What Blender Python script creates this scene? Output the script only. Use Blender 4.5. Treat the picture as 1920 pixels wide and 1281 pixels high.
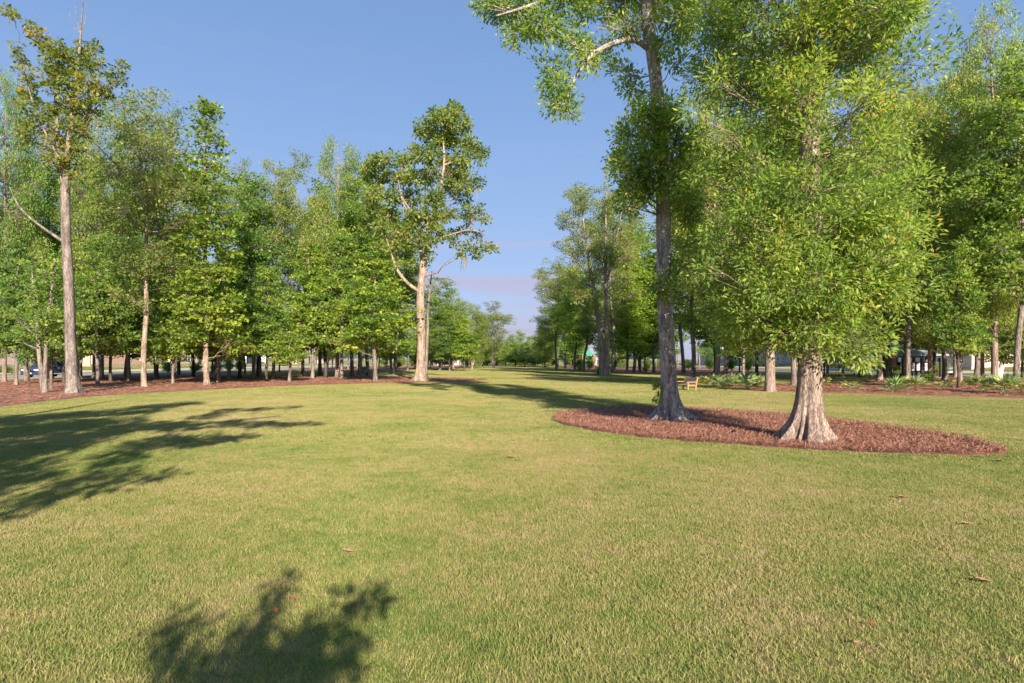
import bpy, math, random
import numpy as np
from mathutils import Vector, noise as mnoise

# ------------------------------------------------------------------ camera, world, sun
S = bpy.context.scene
COL = S.collection
for o in list(bpy.data.objects):
    bpy.data.objects.remove(o)

F = 1066.7            # focal length in pixels of the 1920 px wide photograph (20 mm on 36 mm)
HOR = 678.0           # row of the horizon in the photograph
CAMH = 1.6

cam_d = bpy.data.cameras.new("camera")
cam_d.lens = 20.0
cam_d.sensor_width = 36.0
cam_d.clip_end = 3000
cam_d.shift_y = (HOR - 640.5) / 1920.0
cam = bpy.data.objects.new("camera", cam_d)
COL.objects.link(cam)
cam.location = (0, 0, CAMH)
cam.rotation_euler = (math.radians(90), 0, 0)
S.camera = cam

SUN_AZ = math.radians(16.0)      # light travels forward and this much towards -x
SUN_EL = math.radians(23.0)
world = bpy.data.worlds.new("World")
S.world = world
world.use_nodes = True
wn, wl = world.node_tree.nodes, world.node_tree.links
wn.clear()
out = wn.new("ShaderNodeOutputWorld")
bg = wn.new("ShaderNodeBackground")
sky = wn.new("ShaderNodeTexSky")
sky.sky_type = 'NISHITA'
sky.sun_disc = False
sky.sun_elevation = SUN_EL
sky.sun_rotation = math.pi - SUN_AZ
sky.air_density = 1.0
sky.dust_density = 0.6
sky.ozone_density = 1.0
bg.inputs["Strength"].default_value = 0.120
tc = wn.new("ShaderNodeTexCoord")
mp = wn.new("ShaderNodeMapping")
mp.inputs["Scale"].default_value = (2.2, 2.2, 26.0)
mp.inputs["Location"].default_value = (0.35, 0.0, 0.4)
wl.new(tc.outputs["Generated"], mp.inputs["Vector"])
nz = wn.new("ShaderNodeTexNoise")
nz.inputs["Scale"].default_value = 1.0
nz.inputs["Detail"].default_value = 6.0
nz.inputs["Roughness"].default_value = 0.55
wl.new(mp.outputs["Vector"], nz.inputs["Vector"])
cr = wn.new("ShaderNodeValToRGB")
cr.color_ramp.elements[0].position = 0.44
cr.color_ramp.elements[0].color = (0, 0, 0, 1)
cr.color_ramp.elements[1].position = 0.60
cr.color_ramp.elements[1].color = (1, 1, 1, 1)
wl.new(nz.outputs["Fac"], cr.inputs["Fac"])
sp = wn.new("ShaderNodeSeparateXYZ")
wl.new(tc.outputs["Generated"], sp.inputs["Vector"])
band = wn.new("ShaderNodeMapRange")           # clouds lie low over the horizon
band.inputs["From Min"].default_value = 0.20
band.inputs["From Max"].default_value = 0.06
band.inputs["To Min"].default_value = 0.04
band.inputs["To Max"].default_value = 0.9
wl.new(sp.outputs["Z"], band.inputs["Value"])
mu = wn.new("ShaderNodeMath")
mu.operation = 'MULTIPLY'
wl.new(cr.outputs["Color"], mu.inputs[0])
wl.new(band.outputs["Result"], mu.inputs[1])
def _m(op, a, b):
    n_ = wn.new("ShaderNodeMath"); n_.operation = op; n_.use_clamp = False
    for i_, v_ in enumerate((a, b)):
        if v_ is None: continue
        if isinstance(v_, (int, float)): n_.inputs[i_].default_value = v_
        else: wl.new(v_, n_.inputs[i_])
    return n_.outputs[0]
# a long low bank of thin cloud some eight degrees above the horizon, ragged by the noise
nz2 = wn.new("ShaderNodeTexNoise"); nz2.inputs["Scale"].default_value = 3.0; nz2.inputs["Detail"].default_value = 5.0
mp2 = wn.new("ShaderNodeMapping"); mp2.inputs["Scale"].default_value = (1.6, 1.6, 14.0)
wl.new(tc.outputs["Generated"], mp2.inputs["Vector"]); wl.new(mp2.outputs["Vector"], nz2.inputs["Vector"])
zz = _m('ADD', sp.outputs["Z"], _m('MULTIPLY', _m('SUBTRACT', nz2.outputs["Fac"], 0.5), 0.055))
d1 = _m('DIVIDE', _m('ABSOLUTE', _m('SUBTRACT', zz, 0.138), None), 0.020)
b1 = _m('MAXIMUM', _m('SUBTRACT', 1.0, _m('MULTIPLY', d1, d1)), 0.0)
d2 = _m('DIVIDE', _m('ABSOLUTE', _m('SUBTRACT', zz, 0.197), None), 0.006)
b2 = _m('MULTIPLY', _m('MAXIMUM', _m('SUBTRACT', 1.0, _m('MULTIPLY', d2, d2)), 0.0), 0.5)
d3 = _m('DIVIDE', _m('ABSOLUTE', _m('SUBTRACT', zz, 0.065), None), 0.030)
b3 = _m('MULTIPLY', _m('MAXIMUM', _m('SUBTRACT', 1.0, _m('MULTIPLY', d3, d3)), 0.0), 0.6)
bank = _m('MULTIPLY', _m('MAXIMUM', _m('MAXIMUM', b1, b2), b3), 0.88)
cloudf = _m('MAXIMUM', mu.outputs[0], bank)
mix = wn.new("ShaderNodeMixRGB")
mix.inputs["Color2"].default_value = (1.36, 1.32, 1.80, 1)
wl.new(cloudf, mix.inputs["Fac"])
hz = wn.new("ShaderNodeValToRGB")              # humid summer air: pale lavender low down, deeper blue above
he = hz.color_ramp.elements
he[0].position = 0.0; he[0].color = (0.98, 1.12, 1.72, 1)
he[1].position = 1.0; he[1].color = (0.40, 0.72, 1.55, 1)
for p_, c_ in ((0.10, (0.86, 1.12, 1.86)), (0.25, (0.70, 1.08, 1.88)), (0.42, (0.54, 0.93, 1.74)), (0.56, (0.44, 0.81, 1.58))):
    e_ = he.new(p_); e_.color = (*c_, 1)
wl.new(sp.outputs["Z"], hz.inputs["Fac"])
veil = wn.new("ShaderNodeMixRGB")
veil.inputs["Fac"].default_value = 0.93
wl.new(sky.outputs["Color"], veil.inputs["Color1"])
wl.new(hz.outputs["Color"], veil.inputs["Color2"])
wl.new(veil.outputs["Color"], mix.inputs["Color1"])
wl.new(mix.outputs["Color"], bg.inputs["Color"])
wl.new(bg.outputs["Background"], out.inputs["Surface"])

sun_d = bpy.data.lights.new("sun", 'SUN')
sun_d.energy = 3.5
sun_d.angle = math.radians(0.45)
sun_d.color = (1.0, 0.85, 0.66)
sun = bpy.data.objects.new("sun", sun_d)
COL.objects.link(sun)
ldir = Vector((-math.sin(SUN_AZ) * math.cos(SUN_EL), math.cos(SUN_AZ) * math.cos(SUN_EL), -math.sin(SUN_EL)))
sun.rotation_euler = ldir.to_track_quat('-Z', 'Y').to_euler()
sun.location = (10, -30, 40)

S.view_settings.view_transform = 'Standard'
S.view_settings.look = 'None'
S.view_settings.exposure = 1.73
S.view_settings.gamma = 1.0
S.view_settings.use_curve_mapping = False
S.render.engine = 'CYCLES'
S.cycles.max_bounces = 8
S.cycles.diffuse_bounces = 6
S.cycles.transmission_bounces = 4
S.cycles.transparent_max_bounces = 4
S.cycles.use_denoising = True
S.cycles.use_adaptive_sampling = True

# ------------------------------------------------------------------ helpers
def gz(x, y):
    "height of the ground: level lawn, gentle rise beyond the roads and at the far end"
    t = min(max((abs(x) - 54.0) / 8.0, 0), 1)
    u = min(max((y - 215.0) / 60.0, 0), 1)
    return 0.9 * t * t * (3 - 2 * t) + 1.2 * u * u * (3 - 2 * u)

def P(px, py):
    d = CAMH * F / (py - HOR)
    return ((px - 960.0) / F * d, d)

def PD(px, d):
    return ((px - 960.0) / F * d, d)

def ZH(py, d):
    return CAMH + (HOR - py) / F * d

def tag(o, label=None, cat=None, group=None, kind=None):
    if label: o["label"] = label
    if cat: o["category"] = cat
    if group: o["group"] = group
    if kind: o["kind"] = kind
    return o

def empty(name, loc, rz=0.0):
    o = bpy.data.objects.new(name, None)
    o.empty_display_size = 0.2
    COL.objects.link(o)
    o.location = loc
    o.rotation_euler = (0, 0, rz)
    return o

def np_mesh(name, V, Q=None, T=None, mats=(), smooth=False, tint=None):
    me = bpy.data.meshes.new(name)
    V = np.asarray(V, dtype=np.float32)
    nq = 0 if Q is None else len(Q)
    nt = 0 if T is None else len(T)
    me.vertices.add(len(V))
    me.vertices.foreach_set("co", V.ravel())
    idx = []
    if nq: idx.append(np.asarray(Q, dtype=np.int32).ravel())
    if nt: idx.append(np.asarray(T, dtype=np.int32).ravel())
    idx = np.concatenate(idx)
    me.loops.add(len(idx))
    me.loops.foreach_set("vertex_index", idx)
    me.polygons.add(nq + nt)
    st = np.concatenate([np.arange(nq) * 4, nq * 4 + np.arange(nt) * 3]).astype(np.int32)
    me.polygons.foreach_set("loop_start", st)
    me.update(calc_edges=True)
    if smooth:
        me.polygons.foreach_set("use_smooth", np.ones(nq + nt, dtype=bool))
    if tint is not None:
        a = me.attributes.new("tint", 'FLOAT', 'POINT')
        a.data.foreach_set("value", np.asarray(tint, dtype=np.float32))
    for m in mats:
        me.materials.append(m)
    me.validate()
    return me

def obj(name, me, parent=None, loc=None):
    o = bpy.data.objects.new(name, me)
    COL.objects.link(o)
    if parent is not None: o.parent = parent
    if loc is not None: o.location = loc
    return o

class MB:
    "collects boxes, prisms and tubes into one mesh"
    def __init__(s): s.v = []; s.f = []
    def add(s, vs, fs):
        b = len(s.v); s.v += [tuple(v) for v in vs]; s.f += [tuple(i + b for i in f) for f in fs]; return s
    def box(s, x0, x1, y0, y1, z0, z1):
        vs = [(x0,y0,z0),(x1,y0,z0),(x1,y1,z0),(x0,y1,z0),(x0,y0,z1),(x1,y0,z1),(x1,y1,z1),(x0,y1,z1)]
        return s.add(vs, [(0,3,2,1),(4,5,6,7),(0,1,5,4),(1,2,6,5),(2,3,7,6),(3,0,4,7)])
    def bar(s, a, b, w, t=None, up=(0,0,1)):
        a, b = Vector(a), Vector(b); t = t or w
        d = (b - a).normalized(); u = Vector(up)
        if abs(d.dot(u)) > 0.95: u = Vector((1,0,0))
        r = d.cross(u).normalized() * w / 2; u2 = r.normalized().cross(d).normalized() * t / 2
        vs = [p + i * r + j * u2 for p in (a, b) for i, j in ((-1,-1),(1,-1),(1,1),(-1,1))]
        return s.add(vs, [(3,2,1,0),(4,5,6,7),(0,1,5,4),(1,2,6,5),(2,3,7,6),(3,0,4,7)])
    def cyl(s, c, r, h, n=16, axis='z', r2=None):
        r2 = r if r2 is None else r2; vs = []
        for k, rr in ((0, r), (h, r2)):
            for i in range(n):
                a = 2 * math.pi * i / n; p, q = rr * math.cos(a), rr * math.sin(a)
                vs.append({'z': (c[0]+p, c[1]+q, c[2]+k), 'x': (c[0]+k, c[1]+p, c[2]+q), 'y': (c[0]+q, c[1]+k, c[2]+p)}[axis])
        fs = [tuple(range(n - 1, -1, -1)), tuple(range(n, 2 * n))] + [(i, (i+1) % n, n + (i+1) % n, n + i) for i in range(n)]
        return s.add(vs, fs)
    def prism(s, prof, x0, x1, inset=None):
        "profile in the (y, z) plane pushed along x"
        n = len(prof); vs = []
        for x in (x0, x1): vs += [(x, p[0], p[1]) for p in prof]
        return s.add(vs, [tuple(range(n)), tuple(range(2*n-1, n-1, -1))] + [(i, n + i, n + (i+1) % n, (i+1) % n) for i in range(n)])
    def build(s, name, mat, parent=None, loc=None, smooth=False, bevel=0):
        me = bpy.data.meshes.new(name); me.from_pydata(s.v, [], s.f); me.update()
        if mat: me.materials.append(mat)
        if smooth:
            for p in me.polygons: p.use_smooth = True
        o = obj(name, me, parent, loc)
        if bevel:
            m = o.modifiers.new("bevel", 'BEVEL'); m.width = bevel; m.segments = 2; m.limit_method = 'ANGLE'
        return o

def copy_tree(o, parent=None):
    c = o.copy(); COL.objects.link(c); c.parent = parent
    for ch in o.children: copy_tree(ch, c)
    return c

# ------------------------------------------------------------------ materials
def newmat(name):
    m = bpy.data.materials.new(name); m.use_nodes = True
    nt = m.node_tree; nt.nodes.clear()
    o = nt.nodes.new("ShaderNodeOutputMaterial")
    return m, nt.nodes, nt.links, o

def ramp(n, stops):
    r = n.new("ShaderNodeValToRGB"); e = r.color_ramp.elements
    while len(e) > 1: e.remove(e[-1])
    e[0].position = stops[0][0]; e[0].color = (*stops[0][1], 1)
    for p, c in stops[1:]:
        k = e.new(p); k.color = (*c, 1)
    return r

def noise_tex(n, l, scale, detail=4, rough=0.55, vec=None, stretch=None):
    t = n.new("ShaderNodeTexNoise"); t.inputs["Scale"].default_value = scale
    t.inputs["Detail"].default_value = detail; t.inputs["Roughness"].default_value = rough
    if vec is None:
        g = n.new("ShaderNodeNewGeometry"); vec = g.outputs["Position"]
    if stretch:
        m = n.new("ShaderNodeMapping"); m.inputs["Scale"].default_value = stretch
        l.new(vec, m.inputs["Vector"]); vec = m.outputs["Vector"]
    l.new(vec, t.inputs["Vector"])
    return t

def plain(name, col, rough=0.6, metal=0.0, spec=0.5, var=0.12, scale=6.0, bump=0.0, coat=0.0):
    m, n, l, o = newmat(name)
    b = n.new("ShaderNodeBsdfPrincipled")
    t = noise_tex(n, l, scale, 5)
    lo = tuple(max(c * (1 - var * 2), 0) for c in col); hi = tuple(min(c * (1 + var * 2), 1) for c in col)
    r = ramp(n, [(0.3, lo), (0.7, hi)])
    l.new(t.outputs["Fac"], r.inputs["Fac"]); l.new(r.outputs["Color"], b.inputs["Base Color"])
    b.inputs["Roughness"].default_value = rough; b.inputs["Metallic"].default_value = metal
    b.inputs["Specular IOR Level"].default_value = spec; b.inputs["Coat Weight"].default_value = coat
    if bump:
        bp = n.new("ShaderNodeBump"); bp.inputs["Strength"].default_value = bump; bp.inputs["Distance"].default_value = 0.02
        t2 = noise_tex(n, l, scale * 8, 6); l.new(t2.outputs["Fac"], bp.inputs["Height"]); l.new(bp.outputs["Normal"], b.inputs["Normal"])
    l.new(b.outputs["BSDF"], o.inputs["Surface"])
    return m

def leaf_mat(name, dark, mid, bright, trans=0.38, odd=None):
    m, n, l, o = newmat(name)
    at = n.new("ShaderNodeAttribute"); at.attribute_name = "tint"
    stops = [(0.0, dark), (0.45, mid), (0.9, bright)]
    if odd: stops.append((1.0, odd))
    r = ramp(n, stops)
    l.new(at.outputs["Fac"], r.inputs["Fac"])
    oi = n.new("ShaderNodeObjectInfo")
    mul = n.new("ShaderNodeMixRGB"); mul.blend_type = 'MULTIPLY'; mul.inputs["Fac"].default_value = 1.0
    l.new(r.outputs["Color"], mul.inputs["Color1"]); l.new(oi.outputs["Color"], mul.inputs["Color2"])
    b = n.new("ShaderNodeBsdfPrincipled"); b.inputs["Roughness"].default_value = 0.55
    b.inputs["Specular IOR Level"].default_value = 0.35
    tr = n.new("ShaderNodeBsdfTranslucent")
    hs = n.new("ShaderNodeMixRGB"); hs.blend_type = 'MULTIPLY'; hs.inputs["Fac"].default_value = 1.0
    hs.inputs["Color2"].default_value = (1.5, 1.6, 0.7, 1)
    l.new(mul.outputs["Color"], hs.inputs["Color1"]); l.new(hs.outputs["Color"], tr.inputs["Color"])
    l.new(mul.outputs["Color"], b.inputs["Base Color"])
    mx = n.new("ShaderNodeMixShader"); mx.inputs["Fac"].default_value = trans
    l.new(b.outputs["BSDF"], mx.inputs[1]); l.new(tr.outputs["BSDF"], mx.inputs[2])
    l.new(mx.outputs["Shader"], o.inputs["Surface"])
    return m

def bark_mat(name, a, b_, c, scale=9.0, plates=0.6, blot=0.35):
    m, n, l, o = newmat(name)
    tcn = n.new("ShaderNodeTexCoord")
    t = noise_tex(n, l, scale, 8, 0.65, tcn.outputs["Object"], (1.6, 1.6, 0.28))
    big = noise_tex(n, l, 2.6, 4, 0.6, tcn.outputs["Object"])
    vor = n.new("ShaderNodeTexVoronoi"); vor.feature = 'DISTANCE_TO_EDGE'; vor.inputs["Scale"].default_value = scale * 2.6
    mm = n.new("ShaderNodeMapping"); mm.inputs["Scale"].default_value = (1.3, 1.3, 0.32)
    wob = noise_tex(n, l, 14, 3, 0.6, tcn.outputs["Object"])
    ad = n.new("ShaderNodeMixRGB"); ad.blend_type = 'ADD'; ad.inputs["Fac"].default_value = 0.09
    l.new(tcn.outputs["Object"], ad.inputs["Color1"]); l.new(wob.outputs["Color"], ad.inputs["Color2"])
    l.new(ad.outputs["Color"], mm.inputs["Vector"]); l.new(mm.outputs["Vector"], vor.inputs["Vector"])
    r = ramp(n, [(0.36, a), (0.5, b_), (0.62, c)])
    l.new(t.outputs["Fac"], r.inputs["Fac"])
    pale = n.new("ShaderNodeMixRGB"); pale.inputs["Color2"].default_value = (*c, 1)
    rb = ramp(n, [(0.5, (0, 0, 0)), (0.66, (blot, blot, blot))])
    l.new(big.outputs["Fac"], rb.inputs["Fac"]); l.new(rb.outputs["Color"], pale.inputs["Fac"]); l.new(r.outputs["Color"], pale.inputs["Color1"])
    vr = ramp(n, [(0.0, (1 - plates,) * 3), (0.16, (1, 1, 1))])
    l.new(vor.outputs["Distance"], vr.inputs["Fac"])
    mu_ = n.new("ShaderNodeMixRGB"); mu_.blend_type = 'MULTIPLY'; mu_.inputs["Fac"].default_value = 1
    l.new(pale.outputs["Color"], mu_.inputs["Color1"]); l.new(vr.outputs["Color"], mu_.inputs["Color2"])
    b = n.new("ShaderNodeBsdfPrincipled"); b.inputs["Roughness"].default_value = 0.9; b.inputs["Specular IOR Level"].default_value = 0.15
    l.new(mu_.outputs["Color"], b.inputs["Base Color"])
    h = n.new("ShaderNodeMath"); h.operation = 'ADD'
    l.new(vr.outputs["Color"], h.inputs[0]); l.new(t.outputs["Fac"], h.inputs[1])
    bp = n.new("ShaderNodeBump"); bp.inputs["Strength"].default_value = 0.9; bp.inputs["Distance"].default_value = 0.018
    l.new(h.outputs[0], bp.inputs["Height"]); l.new(bp.outputs["Normal"], b.inputs["Normal"])
    l.new(b.outputs["BSDF"], o.inputs["Surface"])
    return m

def lawn_colour(n, l):
    "patchy lawn colour from world position, shared by the turf sheet and the blades"
    big = noise_tex(n, l, 0.16, 4, 0.6)
    mid_ = noise_tex(n, l, 0.9, 5, 0.65)
    sm = noise_tex(n, l, 5.5, 4, 0.6)
    a = n.new("ShaderNodeMath"); a.operation = 'MULTIPLY_ADD'; a.inputs[1].default_value = 0.40
    l.new(big.outputs["Fac"], a.inputs[0])
    m1 = n.new("ShaderNodeMath"); m1.operation = 'MULTIPLY'; m1.inputs[1].default_value = 0.30
    l.new(mid_.outputs["Fac"], m1.inputs[0])
    m2 = n.new("ShaderNodeMath"); m2.operation = 'MULTIPLY_ADD'; m2.inputs[1].default_value = 0.30
    l.new(sm.outputs["Fac"], m2.inputs[0]); l.new(m1.outputs[0], m2.inputs[2]); l.new(m2.outputs[0], a.inputs[2])
    return a.outputs[0]

LAWN = [(0.36, (0.140, 0.222, 0.058)), (0.45, (0.258, 0.300, 0.085)), (0.52, (0.355, 0.335, 0.128)), (0.60, (0.450, 0.365, 0.205))]

def grass_mat():
    m, n, l, o = newmat("grass_blades")
    fac = lawn_colour(n, l)
    at = n.new("ShaderNodeAttribute"); at.attribute_name = "tint"
    sh = n.new("ShaderNodeMath"); sh.operation = 'MULTIPLY_ADD'; sh.inputs[1].default_value = 0.15; sh.inputs[2].default_value = -0.08
    l.new(at.outputs["Fac"], sh.inputs[0])
    ad = n.new("ShaderNodeMath"); ad.operation = 'ADD'
    l.new(fac, ad.inputs[0]); l.new(sh.outputs[0], ad.inputs[1])
    r = ramp(n, LAWN); l.new(ad.outputs[0], r.inputs["Fac"])
    b = n.new("ShaderNodeBsdfPrincipled"); b.inputs["Roughness"].default_value = 0.6; b.inputs["Specular IOR Level"].default_value = 0.25
    tr = n.new("ShaderNodeBsdfTranslucent"); mx = n.new("ShaderNodeMixShader"); mx.inputs["Fac"].default_value = 0.35
    l.new(r.outputs["Color"], b.inputs["Base Color"]); l.new(r.outputs["Color"], tr.inputs["Color"])
    l.new(b.outputs["BSDF"], mx.inputs[1]); l.new(tr.outputs["BSDF"], mx.inputs[2]); l.new(mx.outputs["Shader"], o.inputs["Surface"])
    return m

def turf_mat():
    m, n, l, o = newmat("turf")
    fac = lawn_colour(n, l)
    r = ramp(n, LAWN); l.new(fac, r.inputs["Fac"])
    dk = n.new("ShaderNodeMixRGB"); dk.blend_type = 'MULTIPLY'; dk.inputs["Fac"].default_value = 1
    fine = noise_tex(n, l, 60, 3, 0.7)
    rf = ramp(n, [(0.3, (0.45, 0.5, 0.45)), (0.7, (1.0, 1.0, 0.95))]); l.new(fine.outputs["Fac"], rf.inputs["Fac"])
    l.new(r.outputs["Color"], dk.inputs["Color1"]); l.new(rf.outputs["Color"], dk.inputs["Color2"])
    b = n.new("ShaderNodeBsdfPrincipled"); b.inputs["Roughness"].default_value = 0.95; b.inputs["Specular IOR Level"].default_value = 0.05
    l.new(dk.outputs["Color"], b.inputs["Base Color"])
    bp = n.new("ShaderNodeBump"); bp.inputs["Strength"].default_value = 0.8; bp.inputs["Distance"].default_value = 0.03
    l.new(fine.outputs["Fac"], bp.inputs["Height"]); l.new(bp.outputs["Normal"], b.inputs["Normal"])
    l.new(b.outputs["BSDF"], o.inputs["Surface"])
    return m

def mulch_mat(name, stops, needle=False):
    m, n, l, o = newmat(name)
    t = noise_tex(n, l, 7, 9, 0.75, None, (1, 3.2, 1))
    t2 = noise_tex(n, l, 0.7, 4, 0.6)
    r = ramp(n, stops)
    if needle:
        at = n.new("ShaderNodeAttribute"); at.attribute_name = "tint"; l.new(at.outputs["Fac"], r.inputs["Fac"])
    else:
        a = n.new("ShaderNodeMath"); a.operation = 'MULTIPLY_ADD'; a.inputs[1].default_value = 0.45
        m2 = n.new("ShaderNodeMath"); m2.operation = 'MULTIPLY'; m2.inputs[1].default_value = 0.55
        l.new(t2.outputs["Fac"], a.inputs[0]); l.new(t.outputs["Fac"], m2.inputs[0]); l.new(m2.outputs[0], a.inputs[2])
        l.new(a.outputs[0], r.inputs["Fac"])
    b = n.new("ShaderNodeBsdfPrincipled"); b.inputs["Roughness"].default_value = 0.85; b.inputs["Specular IOR Level"].default_value = 0.2
    l.new(r.outputs["Color"], b.inputs["Base Color"])
    if not needle:
        bp = n.new("ShaderNodeBump"); bp.inputs["Strength"].default_value = 1.0; bp.inputs["Distance"].default_value = 0.05
        l.new(t.outputs["Fac"], bp.inputs["Height"]); l.new(bp.outputs["Normal"], b.inputs["Normal"])
    l.new(b.outputs["BSDF"], o.inputs["Surface"])
    return m

M = {}
M['leaf_oak'] = leaf_mat("leaf_oak", (0.075, 0.155, 0.038), (0.205, 0.310, 0.066), (0.430, 0.500, 0.125), 0.50, (0.45, 0.30, 0.06))
M['leaf_maple'] = leaf_mat("leaf_maple", (0.070, 0.155, 0.046), (0.180, 0.285, 0.068), (0.380, 0.450, 0.100), 0.52)
M['leaf_tall'] = leaf_mat("leaf_tall", (0.085, 0.145, 0.048), (0.205, 0.275, 0.080), (0.390, 0.430, 0.140), 0.52, (0.30, 0.22, 0.06))
M['leaf_yellow'] = leaf_mat("leaf_yellow", (0.085, 0.160, 0.028), (0.190, 0.290, 0.045), (0.340, 0.410, 0.065), 0.42)
M['leaf_autumn'] = leaf_mat("leaf_autumn", (0.065, 0.125, 0.030), (0.180, 0.230, 0.045), (0.370, 0.340, 0.070), 0.45, (0.46, 0.28, 0.06))
M['palmetto'] = leaf_mat("palmetto_leaf", (0.05, 0.12, 0.055), (0.17, 0.26, 0.11), (0.46, 0.50, 0.24), 0.25)
M['bark_island'] = bark_mat("bark_island", (0.180, 0.160, 0.165), (0.340, 0.305, 0.295), (0.560, 0.490, 0.430), 6, 0.45, 0.6)
M['bark_oak'] = bark_mat("bark_oak", (0.150, 0.115, 0.105), (0.310, 0.240, 0.212), (0.450, 0.355, 0.310), 7, 0.50, 0.3)
M['bark_pale'] = bark_mat("bark_pale", (0.170, 0.125, 0.105), (0.350, 0.265, 0.215), (0.500, 0.400, 0.335), 5, 0.45, 0.4)
M['bark_grey'] = bark_mat("bark_grey", (0.105, 0.090, 0.085), (0.215, 0.185, 0.172), (0.340, 0.295, 0.265), 5, 0.45, 0.4)
M['bark_dark'] = bark_mat("bark_dark", (0.050, 0.042, 0.038), (0.095, 0.080, 0.072), (0.160, 0.140, 0.125), 8, 0.5, 0.2)
M['twig_dead'] = plain("dead_twigs", (0.46, 0.40, 0.41), 0.9, var=0.1)
M['moss'] = plain("hanging_moss", (0.22, 0.21, 0.15), 0.95)
M['grass'] = grass_mat()
M['turf'] = turf_mat()
STRAW = [(0.34, (0.150, 0.072, 0.056)), (0.46, (0.270, 0.130, 0.092)), (0.56, (0.370, 0.178, 0.120)), (0.70, (0.440, 0.250, 0.175))]
M['straw'] = mulch_mat("pine_straw", STRAW)
M['needle'] = mulch_mat("pine_needles", [(0.0, (0.09, 0.040, 0.032)), (0.4, (0.25, 0.122, 0.090)), (0.75, (0.35, 0.175, 0.125)), (1.0, (0.46, 0.28, 0.205))], True)
M['soil'] = plain("bare_soil", (0.030, 0.022, 0.018), 0.95, var=0.25, scale=20)
M['asphalt'] = plain("asphalt", (0.24, 0.23, 0.235), 0.85, var=0.08, scale=3, bump=0.3)
M['concrete'] = plain("concrete", (0.46, 0.43, 0.40), 0.85, var=0.08, scale=2)

# ------------------------------------------------------------------ ground, beds, roads
def smooth_poly(pts, it=2):
    for _ in range(it):
        q = []
        for i in range(len(pts)):
            a, b = pts[i], pts[(i + 1) % len(pts)]
            q.append((a[0]*.75 + b[0]*.25, a[1]*.75 + b[1]*.25)); q.append((a[0]*.25 + b[0]*.75, a[1]*.25 + b[1]*.75))
        pts = q
    return pts

def inside(poly, X, Y):
    X = np.asarray(X); Y = np.asarray(Y); r = np.zeros(X.shape, bool); n = len(poly); j = n - 1
    for i in range(n):
        xi, yi = poly[i]; xj, yj = poly[j]
        c = ((yi > Y) != (yj > Y))
        if yi != yj: r ^= c & (X < (xj - xi) * (Y - yi) / (yj - yi) + xi)
        j = i
    return r

def edge_dist(poly, X, Y):
    X = np.asarray(X, float); Y = np.asarray(Y, float); best = np.full(X.shape, 1e9); n = len(poly)
    for i in range(n):
        ax, ay = poly[i]; bx, by = poly[(i + 1) % n]
        dx, dy = bx - ax, by - ay; L = dx*dx + dy*dy + 1e-12
        t = np.clip(((X - ax) * dx + (Y - ay) * dy) / L, 0, 1)
        best = np.minimum(best, np.hypot(X - ax - t * dx, Y - ay - t * dy))
    return best

isl_px = [(1035,785),(1046,779),(1070,774),(1110,770),(1160,767),(1220,766),(1300,768),(1400,775),(1500,782),(1600,794),(1700,807),
          (1780,819),(1840,831),(1880,844),(1897,853),(1872,857),(1800,857),(1700,854),(1600,851),(1500,845),(1400,838),(1300,831),
          (1200,822),(1120,811),(1060,800),(1040,792)]
ISLAND = smooth_poly([P(*p) for p in isl_px], 2)
BED_L = smooth_poly([(-15.5,-30),(-15.8,2),(-16.6,12),P(0,765),P(100,752),P(200,742.5),P(300,737),P(400,731.5),P(500,726),P(600,722.5),
          P(700,719.5),P(780,718.3),P(830,716.5),P(870,715),(-2.4,47.6),(-2.0,49.5),(-3.0,51.5),(-6.5,54),(-11.4,60),(-14.8,60.5),(-22,58),
          (-27,62),(-35,76),(-41.5,70),(-42,30),(-42,-30)], 2)
BED_R = smooth_poly([(12.0,34.8),(12.6,31.2),(15.2,28.4),(18.2,26.5),(21.9,24.4),(26,20),(30,10),(32,-30),(43.5,-30),(43.5,60),(36,60),
          (31,47),(26.4,43.2),(18,40.5),(13.5,38)], 2)
FLOOR_L = smooth_poly([(-42,82),(-30,92),(-20,108),(-12,134),(-9,200),(-42,200)], 2)
FLOOR_R = smooth_poly([(11,104),(15,86),(22,78),(30,70),(43.5,66),(43.5,200),(13,200)], 2)
RING = [(20.8 + 3.4*math.cos(a), 57 + 4.2*math.sin(a)) for a in np.linspace(0, 2*math.pi, 24, endpoint=False)]
BEDS = [ISLAND, BED_L, BED_R, FLOOR_L, FLOOR_R, RING]

def sheet_grid(name, xs, ys, mat, dz=0.0, rough=0.0, mask=None):
    X, Y = np.meshgrid(xs, ys)
    Z = np.array([[gz(x, y) for x in xs] for y in ys]) + dz
    if rough:
        Z = Z + np.array([[rough * mnoise.noise(Vector((x * .13, y * .13, 0))) for x in xs] for y in ys])
    V = np.stack([X, Y, Z], -1).reshape(-1, 3); nx, ny = len(xs), len(ys)
    i = np.arange((ny - 1) * nx).reshape(ny - 1, nx)[:, :-1].ravel()
    Q = np.stack([i, i + 1, i + nx + 1, i + nx], -1)
    return np_mesh(name, V, Q, mats=[mat], smooth=True)

xs = sorted(set([-1500,-700,-300,-160,-110] + list(np.arange(-80, 80.1, 4)) + [110,160,300,700,1500]))
ys = sorted(set([-400,-150,-80] + list(np.arange(-60, 300.1, 6)) + [340,420,600,900,1500]))
tag(obj("ground", sheet_grid("ground", xs, ys, M['turf'])), kind="structure")

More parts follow.
